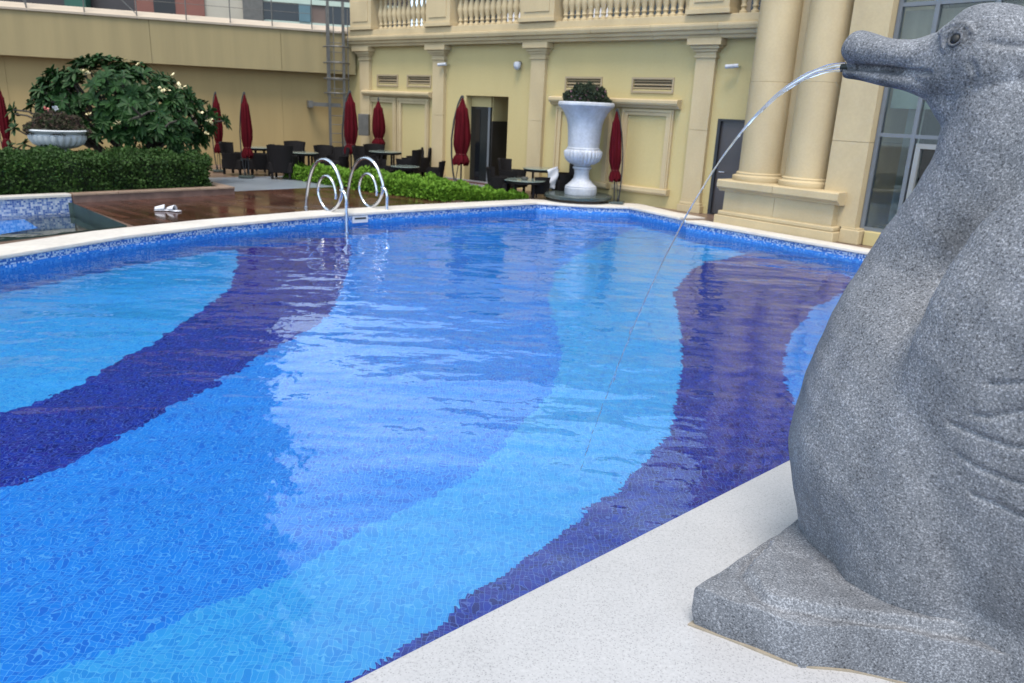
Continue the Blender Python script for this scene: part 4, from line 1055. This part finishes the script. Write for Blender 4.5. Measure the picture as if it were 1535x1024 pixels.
for i, (px, dep, s, ang, tilt, lab) in enumerate(ups):
    o = uproto if i == 0 else copy_tree(uproto)
    o.location = bp(px, dep); o.scale = (s*tilt*.88, s*tilt*.88, s); o.rotation_euler = (0, R(3.0) if px == 924 else 0, R(ang)); tag(o, lab, 'umbrella', 'closed red umbrellas on the terrace')
ustr.location = bp(568, 21.2); ustr.scale = (.98, .98, .98); tag(ustr, 'smaller closed crimson umbrella on a straight pole in front of the double blind window', 'umbrella', 'closed red umbrellas on the terrace')

# slippers on the deck
for dx, lab in ((-.07, 'left one of the two white slippers on the wet deck'), (.10, 'right one of the two white slippers on the wet deck')):
    q = gp(251, 316, 0); q.x += dx
    r = empty('slipper', q, R(15 if dx < 0 else -25), label=lab, cat='slipper', group='white slippers on the deck'); r.scale = (.95, 1.1, .85)
    MB().box(-.13, .13, -.045, .045, 0, .018, .008).build('sole', M_cloth, r)
    mb = MB(); vs = []; fs = []
    for i in range(7):
        t = i/6; x = -.12+.15*t
        for k in range(7):
            a = math.pi*k/6; vs.append((x, math.cos(a)*.046, .018+math.sin(a)*(.05+.05*t)))
    for i in range(6):
        for k in range(6): fs.append((i*7+k, i*7+k+1, (i+1)*7+k+1, (i+1)*7+k))
    mb.add(vs, fs); u = mb.build('upper', M_cloth, r, smooth=True, recalc=False); sm = u.modifiers.new('thick', 'SOLIDIFY'); sm.thickness = .006

# pool ladder
def ladder():
    A, B = gp(516, 317.5), gp(566, 312.5)
    ax = (B-A).normalized(); inw = Vector((ax.y, -ax.x, 0))     # towards the pool
    if inw.y > 0: inw = -inw
    A = A-ax*.15+inw*.13
    root = empty('pool_ladder', A, math.atan2(ax.y, ax.x), label='polished steel pool ladder with curled handrails at the far coping', cat='ladder')
    wd = (B-A).length
    # local: x along coping, y away from the pool
    for x in (0, wd):
        o1 = catm([(.94, 0), (.90, .22), (.84, .45), (.74, .66), (.60, .80), (.44, .85), (.27, .81), (.14, .70), (.05, .55), (.0, .40), (.04, .24), (.14, .10), (.27, .02), (.36, .0)], 4)
        o2 = catm([(-.09, -.95), (-.09, -.3), (-.09, 0), (-.09, .12), (-.095, .24), (-.07, .32), (-.02, .365), (.03, .375)], 3)
        MB().tube([(x, p[0], p[1]) for p in o1], .029, 10).tube([(x, p[0], p[1]) for p in o2], .029, 10).build('handrail', M_steel, root, smooth=50)
        o3 = catm([(.36, .01), (.46, .05), (.55, .15), (.61, .30), (.57, .46), (.47, .56), (.36, .58), (.26, .53), (.19, .43), (.16, .30), (.17, .22)], 4)
        MB().tube([(x, p[0], p[1]) for p in o3], .024, 10).build('curl', M_steel, root, smooth=50)
        for cy in (.94, .36): MB().lathe([(.045, 0), (.045, .012), (.024, .02)], 14, c=(x, cy, .0)).build('foot_flange', M_steel, root, smooth=40)
    for z in (-.42, -.68, -.92): MB().box(0, wd, -.12, -.06, z, z+.02).build('step', M_steel, root)
ladder()
# small white plate on the pool wall
q = gp(531, 322.5, -.07); 
pt = Vector((-1.72, 13.93, 0)); pt2 = Vector((-3.15, 12.62, 0)); e_ = (pt-pt2).normalized()
tt = (Vector((q.x, q.y, 0))-pt2).dot(e_); pp = pt2+e_*tt
r = empty('skimmer_plate', pp+Vector((0, 0, -.115)), math.atan2(e_.y, e_.x), label='white slotted skimmer plate on the tiled pool wall between the ladder legs', cat='plate')
MB().box(-.15, .15, -.02, 0.01, -.06, .06, .004).build('plate', M_cloth, r); MB().box(-.11, .11, -.024, -.019, -.0, .03).build('slot', M_dark, r)

# ================================================================ GOOSE FOUNTAIN
KV = Vector((0.7403, 0.6723, 0)); GB = Vector((.72, 2.43, 0))+KV*.78
GA = math.atan2(-.7403, .6723)
def loft(mb, secs, n=28, blunt=0.0):
    """secs: x, z, r_in_plane, r_lateral ; spine in the xz plane"""
    P = [Vector((s[0], 0, s[1])) for s in secs]; rings = []
    for i, s in enumerate(secs):
        t = (P[min(i+1, len(P)-1)]-P[max(i-1, 0)]).normalized(); nrm = Vector((-t.z, 0, t.x)); y0 = s[4] if len(s) > 4 else 0
        rings.append([P[i]+nrm*math.cos(2*math.pi*k/n)*s[2]+Vector((0, 1, 0))*(math.sin(2*math.pi*k/n)*s[3]+y0) for k in range(n)])
    vs = [v for r_ in rings for v in r_]; m = len(rings)
    fs = [(i*n+k, i*n+(k+1) % n, (i+1)*n+(k+1) % n, (i+1)*n+k) for i in range(m-1) for k in range(n)]
    fs += [tuple(range(n-1, -1, -1)), tuple((m-1)*n+k for k in range(n))]
    mb.add(vs, fs)
def goose():
    root = empty('goose_fountain', GB, GA, label='large grey granite goose statue spouting water from its bill on the near coping', cat='statue')
    mb = MB()
    # head (closed ellipsoid-like)
    loft(mb, catm([(.10, 2.04, .01, .01), (.115, 2.035, .045, .05), (.16, 2.02, .105, .09), (.22, 2.015, .148, .12), (.29, 2.018, .178, .145), (.36, 2.01, .178, .15), (.42, 1.99, .15, .13), (.47, 1.97, .10, .09), (.50, 1.96, .01, .01)], 4), 32)
    # neck and chest
    loft(mb, catm([(.345, 2.05, .09, .09), (.37, 1.93, .135, .125), (.385, 1.80, .145, .13), (.380, 1.70, .148, .125), (.362, 1.58, .172, .115), (.335, 1.45, .20, .12), (.305, 1.30, .24, .145), (.302, 1.12, .316, .30), (.33, .92, .405, .385), (.36, .72, .442, .42), (.35, .52, .44, .42), (.33, .34, .38, .34), (.32, .20, .33, .28), (.32, .10, .31, .25)], 4), 48)
    # rump and tail
    loft(mb, catm([(.38, .58, .38, .36), (.70, .64, .43, .40), (1.05, .72, .44, .38), (1.4, .82, .34, .31), (1.7, .96, .20, .20), (1.95, 1.10, .09, .12), (2.05, 1.15, .03, .05)], 4), 40)
    loft(mb, catm([(.35, .12, .24, .26), (.6, .16, .27, .33), (.85, .18, .28, .38), (1.1, .18, .24, .36), (1.5, .12, .16, .26)], 3), 24)
    # flank filling between breast and wing
    loft(mb, catm([(.44, 1.22, .06, .22), (.44, 1.12, .17, .34), (.46, 1.0, .25, .40), (.48, .8, .32, .44), (.50, .55, .36, .45), (.52, .34, .38, .435), (.54, .14, .36, .41)], 4), 36)
    # throat fill under the jaw
    loft(mb, catm([(.155, 1.955, .045, .055), (.22, 1.93, .07, .08), (.29, 1.88, .09, .10), (.36, 1.82, .11, .11)], 4), 24)
    # bill
    loft(mb, catm([(-.160, 2.078, .012, .014), (-.150, 2.075, .038, .042), (-.12, 2.070, .060, .062), (-.06, 2.056, .060, .072), (.0, 2.043, .054, .074), (.06, 2.036, .054, .078), (.11, 2.034, .058, .084), (.17, 2.04, .07, .09)], 4), 28)
    loft(mb, catm([(-.148, 1.985, .010, .012), (-.138, 1.985, .024, .032), (-.08, 1.976, .025, .044), (.0, 1.963, .027, .052), (.08, 1.951, .031, .062), (.16, 1.94, .045, .08), (.24, 1.93, .06, .09)], 4), 28)
    loft(mb, catm([(.085, 2.0, .05, .06), (.15, 2.0, .07, .085), (.22, 1.99, .09, .1)], 3), 20)
    # brow swelling (both sides)
    for sg in (-1, 1):
        c = Vector((.262, sg*.128, 2.072)); nr = Vector((-.25, sg*.95, .1)).normalized()
        u = nr.cross(Vector((0, 0, 1))).normalized(); v = nr.cross(u)
        mb.tube([c+u*.036*math.cos(a)+v*.030*math.sin(a) for a in [i*math.pi/10 for i in range(21)]], .0085, 8)
        mb.tube([c+u*.062*math.cos(a)+v*.052*math.sin(a)-nr*.004 for a in [R(200+i*14) for i in range(11)]], .009, 8)
    # wings
    out = catm([(.618, 1.65), (.54, 1.562), (.476, 1.41), (.430, 1.24), (.40, 1.05), (.42, .85), (.47, .62), (.62, .40), (.95, .26), (1.4, .38), (1.85, .85), (2.2, 1.42), (2.25, 1.55), (1.9, 1.52), (1.4, 1.58), (1.05, 1.72), (.8, 1.75), (.69, 1.70), (.618, 1.65)], 4)[:-1]
    cx, cz = 1.0, 1.05
    for sg in (-1, 1):
        vs = []; fs = []; n = len(out); K = 10
        for side in (1, -1):
            for k in range(K):
                s = math.sin(math.pi/2*(1-k/K)); dth = max(0, 1-s**2.4)**.5
                for (x, z) in out:
                    xx, zz = cx+(x-cx)*s, cz+(z-cz)*s
                    base = .375-.18*max(0, zz-1.3)-.06*max(0, 1.1-zz)   # leaning slightly inward at the top
                    yy = base+side*dth*(.125 if side > 0 else .05)
                    vs.append((xx, sg*yy, zz))
            vs.append((cx, sg*(.372+(side*(.125 if side > 0 else .05))), cz))
        blk = K*n+1
        for sd in (0, 1):
            for k in range(K-1):
                for i in range(n): fs.append((sd*blk+k*n+i, sd*blk+k*n+(i+1) % n, sd*blk+(k+1)*n+(i+1) % n, sd*blk+(k+1)*n+i))
            for i in range(n): fs.append((sd*blk+(K-1)*n+i, sd*blk+(K-1)*n+(i+1) % n, sd*blk+blk-1))
        # the rim rings of the two halves coincide: weld by faces
        for i in range(n): fs.append((i, (i+1) % n, blk+(i+1) % n, blk+i))
        mb.add(vs, fs)
    o = mb.build('body', M_goose, root, smooth=True)
    rm = o.modifiers.new('remesh', 'REMESH'); rm.mode = 'VOXEL'; rm.voxel_size = 0.0068; rm.use_smooth_shade = True
    cs = o.modifiers.new('soften', 'SMOOTH'); cs.factor = .5; cs.iterations = 2
    # carve feather grooves by displacing the remeshed skin
    bpy.context.view_layer.update()
    dg = bpy.context.evaluated_depsgraph_get(); me = bpy.data.meshes.new_from_object(o.evaluated_get(dg)); o.modifiers.clear(); o.data = me
    co = np.zeros(len(me.vertices)*3, dtype=np.float64); me.vertices.foreach_get('co', co); co = co.reshape(-1, 3)
    nr = np.zeros(len(me.vertices)*3); me.vertices.foreach_get('normal', nr); nr = nr.reshape(-1, 3)
    # blend the lower front of the wing into the breast
    ed = np.zeros(len(me.edges)*2, dtype=np.int64); me.edges.foreach_get('vertices', ed); ed = ed.reshape(-1, 2)
    deg = np.bincount(ed.ravel(), minlength=len(co)).astype(float)[:, None]
    wgt = (np.clip((1.14-co[:, 2])/.16, 0, 1)*np.clip((.72-co[:, 0])/.15, 0, 1)*np.clip((co[:, 2]-.30)/.1, 0, 1))[:, None]
    low = (np.clip((.55-co[:, 2])/.25, 0, 1))[:, None]; wgt = np.maximum(wgt, low*.8)
    for it in range(150):
        sm_ = np.zeros_like(co)
        for ax_ in range(3):
            sm_[:, ax_] = np.bincount(ed[:, 0], weights=co[ed[:, 1], ax_], minlength=len(co))+np.bincount(ed[:, 1], weights=co[ed[:, 0], ax_], minlength=len(co))
        co = co+(sm_/np.maximum(deg, 1)-co)*wgt*.6
    X, Y, Z = co.T
    disp = np.zeros(len(X))
    def groove(pts, wdt=.010, dep=.010, sgn=0):
        pts = np.array(pts); best = np.full(len(X), 9.)
        for a, b in zip(pts[:-1], pts[1:]):
            d = b-a; L2 = (d**2).sum(); t = np.clip(((X-a[0])*d[0]+(Z-a[1])*d[1])/L2, 0, 1)
            best = np.minimum(best, np.hypot(X-a[0]-t*d[0], Z-a[1]-t*d[1]))
        return -dep*np.exp(-(best/wdt)**2)
    side = np.abs(Y) > .25
    for pts in ([(.655, .985), (.70, .992), (.76, 1.03), (.9, 1.09), (1.3, 1.26), (1.8, 1.45)], [(.60, .93), (.69, .925), (.77, .925), (1.0, .97), (1.5, 1.15), (1.9, 1.36)],
                [(.63, .84), (.70, .825), (.79, .82), (1.0, .84), (1.5, 1.02), (1.85, 1.22)], [(.70, .73), (.9, .72), (1.2, .76), (1.6, .93)],
                [(.68, 1.09), (.80, 1.13), (1.1, 1.25), (1.6, 1.45)]):
        disp += groove(pts)*side
    # faint chisel unevenness
    disp += .0022*(np.sin(X*31+Z*17)*np.sin(Z*27+Y*11)+np.sin(X*13-Y*19+Z*9))*(Z > .2)
    disp += groove([(-.16, 2.000), (-.06, 1.996), (.02, 1.991), (.10, 1.984), (.16, 1.978), (.20, 1.972)], .0075, .016)*(np.abs(Y) > .012)
    hd = (np.abs(Y) > .08) & (Z > 1.85)
    disp += groove([(.34, 2.0), (.36, 1.96), (.345, 1.93)], .010, .008)*hd + groove([(.38, 2.06), (.44, 2.05), (.5, 2.055)], .012, .010)*hd
    co += nr*disp[:, None]; me.vertices.foreach_set('co', co.ravel()); me.update()
    for p in me.polygons: p.use_smooth = True
    from mathutils.bvhtree import BVHTree
    bvh = BVHTree.FromPolygons([v.co[:] for v in me.vertices], [tuple(p.vertices) for p in me.polygons])
    for sg in (-1, 1):
        hit = bvh.ray_cast(Vector((.272, sg*.5, 2.074)), Vector((0, -sg, 0)))
        c = hit[0] if hit[0] else Vector((.272, sg*.12, 2.074)); nr = hit[1] if hit[1] else Vector((0, sg, 0))
        if nr.dot(Vector((0, sg, 0))) < 0: nr = -nr
        u = nr.cross(Vector((0, 0, 1))).normalized(); v = nr.cross(u).normalized(); c = c-nr*.006
        mb = MB(); mb.lathe([(0, -.013), (.012, -.009), (.0165, 0), (.013, .008), (.006, .011), (0, .012)], 20)
        mb.v = [tuple(c+(u*p[0]+v*p[1]+nr*p[2])*1.0+nr*.005) for p in mb.v]; e = mb.build('eye', simple('black wet stone', (0.012, 0.013, 0.015), .6, .2), root, smooth=True)
        mb = MB(); mb.tube([c+nr*.008+u*.022*math.cos(a)+v*.021*math.sin(a) for a in [i*math.pi/12 for i in range(25)]], .006, 8)
        mb.tube([c+nr*.001+u*.037*math.cos(a)+v*.034*math.sin(a)-nr*.002 for a in [i*math.pi/12 for i in range(25)]], .0055, 8); mb.build('eyelid', M_lid, root, smooth=True)
    MB().tube([(-.160, 0, 2.000), (-.10, 0, 1.998)], .013, 12).build('spout', simple('dark bronze', (0.03, 0.035, 0.03), .4, .2, metal=.5), root)
    # rock base
    nearE = [(-.002, -.80), (.18, -.745), (.374, -.690), (.425, -.635), (.484, -.574), (.56, -.525), (.643, -.482), (.78, -.42), (.929, -.358), (1.2, -.40), (1.6, -.40), (1.85, -.25)]
    farE = [(1.85, .25), (1.6, .4), (1.2, .44), (.9, .48), (.5, .5), (.1, .46), (-.02, .42), (-.02, 0), (-.01, -.4)]
    poly = nearE+farE
    P = []
    for i in range(len(poly)):
        a, b = Vector(poly[i]), Vector(poly[(i+1) % len(poly)]); n = max(1, int((b-a).length/.02))
        for k in range(n): P.append(a.lerp(b, k/n))
    mb = MB(); c = Vector((.8, 0)); vs = []; n = len(P)
    lev = [(.985, .0), (.995, .03), (1.0, .07), (1.0, .12), (1.0, .150), (.9985, .160), (.9945, .165), (.988, .166)]+[(.984-.0085*j, .166) for j in range(1, 84)]+[(.15, .166)]
    rid = np.array([(.03, -.35), (.045, -.50), (.074, -.602), (.135, -.632), (.195, -.672), (.255, -.664), (.36, -.60), (.45, -.55), (.58, -.47), (.75, -.37)])
    def ridge(x, y):
        best = 9; side = 1
        for a, b in zip(rid[:-1], rid[1:]):
            d = b-a; t = max(0, min(1, ((x-a[0])*d[0]+(y-a[1])*d[1])/(d @ d))); qx, qy = x-a[0]-t*d[0], y-a[1]-t*d[1]; dd_ = math.hypot(qx, qy)
            if dd_ < best: best = dd_; side = 1 if d[0]*qy-d[1]*qx > 0 else -1
        return side*best
    for s, z in lev:
        for p in P:
            q = c+(p-c)*s; zz = z
            if z > .1:
                w_ = 1 if z > .16 else (z-.1)/.06
                zz += w_*.004*(math.sin(q.x*29+q.y*7)*math.sin(q.y*23)+.6*math.sin(q.x*61)*math.sin(q.y*53))
                r_ = ridge(q.x, q.y); zz += w_*(.034/(1+math.exp(-max(-40, min(40, (r_-.006)/.0028))))-.010*math.exp(-((r_+.012)/.012)**2))
                if q.x > .30: zz += w_*min(.05, (q.x-.30)*.10)
            else:
                q = q+Vector((math.sin(p.y*31+z*40), math.cos(p.x*27+z*33)))*.0035
            vs.append((q.x, q.y, zz))
    vs.append((c.x, c.y, .25)); fs = []
    for i in range(len(lev)-1):
        for k in range(n): fs.append((i*n+k, i*n+(k+1) % n, (i+1)*n+(k+1) % n, (i+1)*n+k))
    for k in range(n): fs.append(((len(lev)-1)*n+k, (len(lev)-1)*n+(k+1) % n, len(vs)-1))
    mb.add(vs, fs); mb.build('rock_base', M_goose, root, smooth=16)
    mm = MB(); mm.prism([tuple(c+(p-c)*(1.004+.003*math.sin(p.y*14+p.x*20))) for p in P[::3]], .0, .007); mm.build('mortar_bed', simple('tan mortar', (0.36, 0.31, 0.24), .8, .15, 20), root)
    return root
goose()

# the jet: two joined strands of water following a free fall
def jet():
    root = empty('water_jet', GB, GA, label='thin clear arc of water falling from the bill of the goose into the pool', cat='water jet')
    v = 1.757; s0 = (-.150, 2.002)
    def P(t, dy=0, dz=0): return Vector((s0[0]-v*t, dy, s0[1]-4.905*t*t+dz))
    T = .57; n = 66
    for dz0, dy in ((.0115, .005), (-.0115, -.005)):
        pts, rs = [], []
        for i in range(n+1):
            t = T*i/n; k = math.exp(-t*4.2)
            wob = .0022*math.sin(i*1.1+dz0*300)*min(1, t*4)
            pts.append(P(t, dy+wob, dz0*(.2+.8*k)+wob)); rs.append(max(.0012, (.0066*(.42+.58*k))*(1+.16*math.sin(i*.9+dy*900))*(1 if t < .34 else 1-(t-.34)*3.6)))
        MB().tube(pts, rs, 10).build('strand', M_jet, root, smooth=True)
    t = .50; jr = random.Random(5)
    while t < .655:
        ln = jr.uniform(.004, .011); r_ = jr.uniform(.0022, .0048)*(1-(t-.50)*2.4); dx, dy = jr.gauss(0, .004), jr.gauss(0, .005)
        MB().tube([P(t+ln*q, dy, dx) for q in (0, .25, .6, .85, 1)], [r_*.15, r_*.7, r_, r_*.7, r_*.15], 8).build('droplet', M_jet, root, smooth=True)
        t += jr.uniform(.005, .011)
    # thin film between the strands near the bill
    vs = []; fs = []; m = 30
    for i in range(m+1):
        t = .30*i/m; k = math.exp(-t*4.2); h = .0105*(.2+.8*k)
        for (dz, dy) in ((h, .001), (h, -.001), (-h, -.001), (-h, .001)): vs.append(P(t, dy*(1+.5*math.sin(i)), dz))
    for i in range(m):
        for k in range(4): fs.append((4*i+k, 4*i+(k+1) % 4, 4*i+4+(k+1) % 4, 4*i+4+k))
    MB().add(vs, fs).build('film', M_jet, root, smooth=True)
jet()
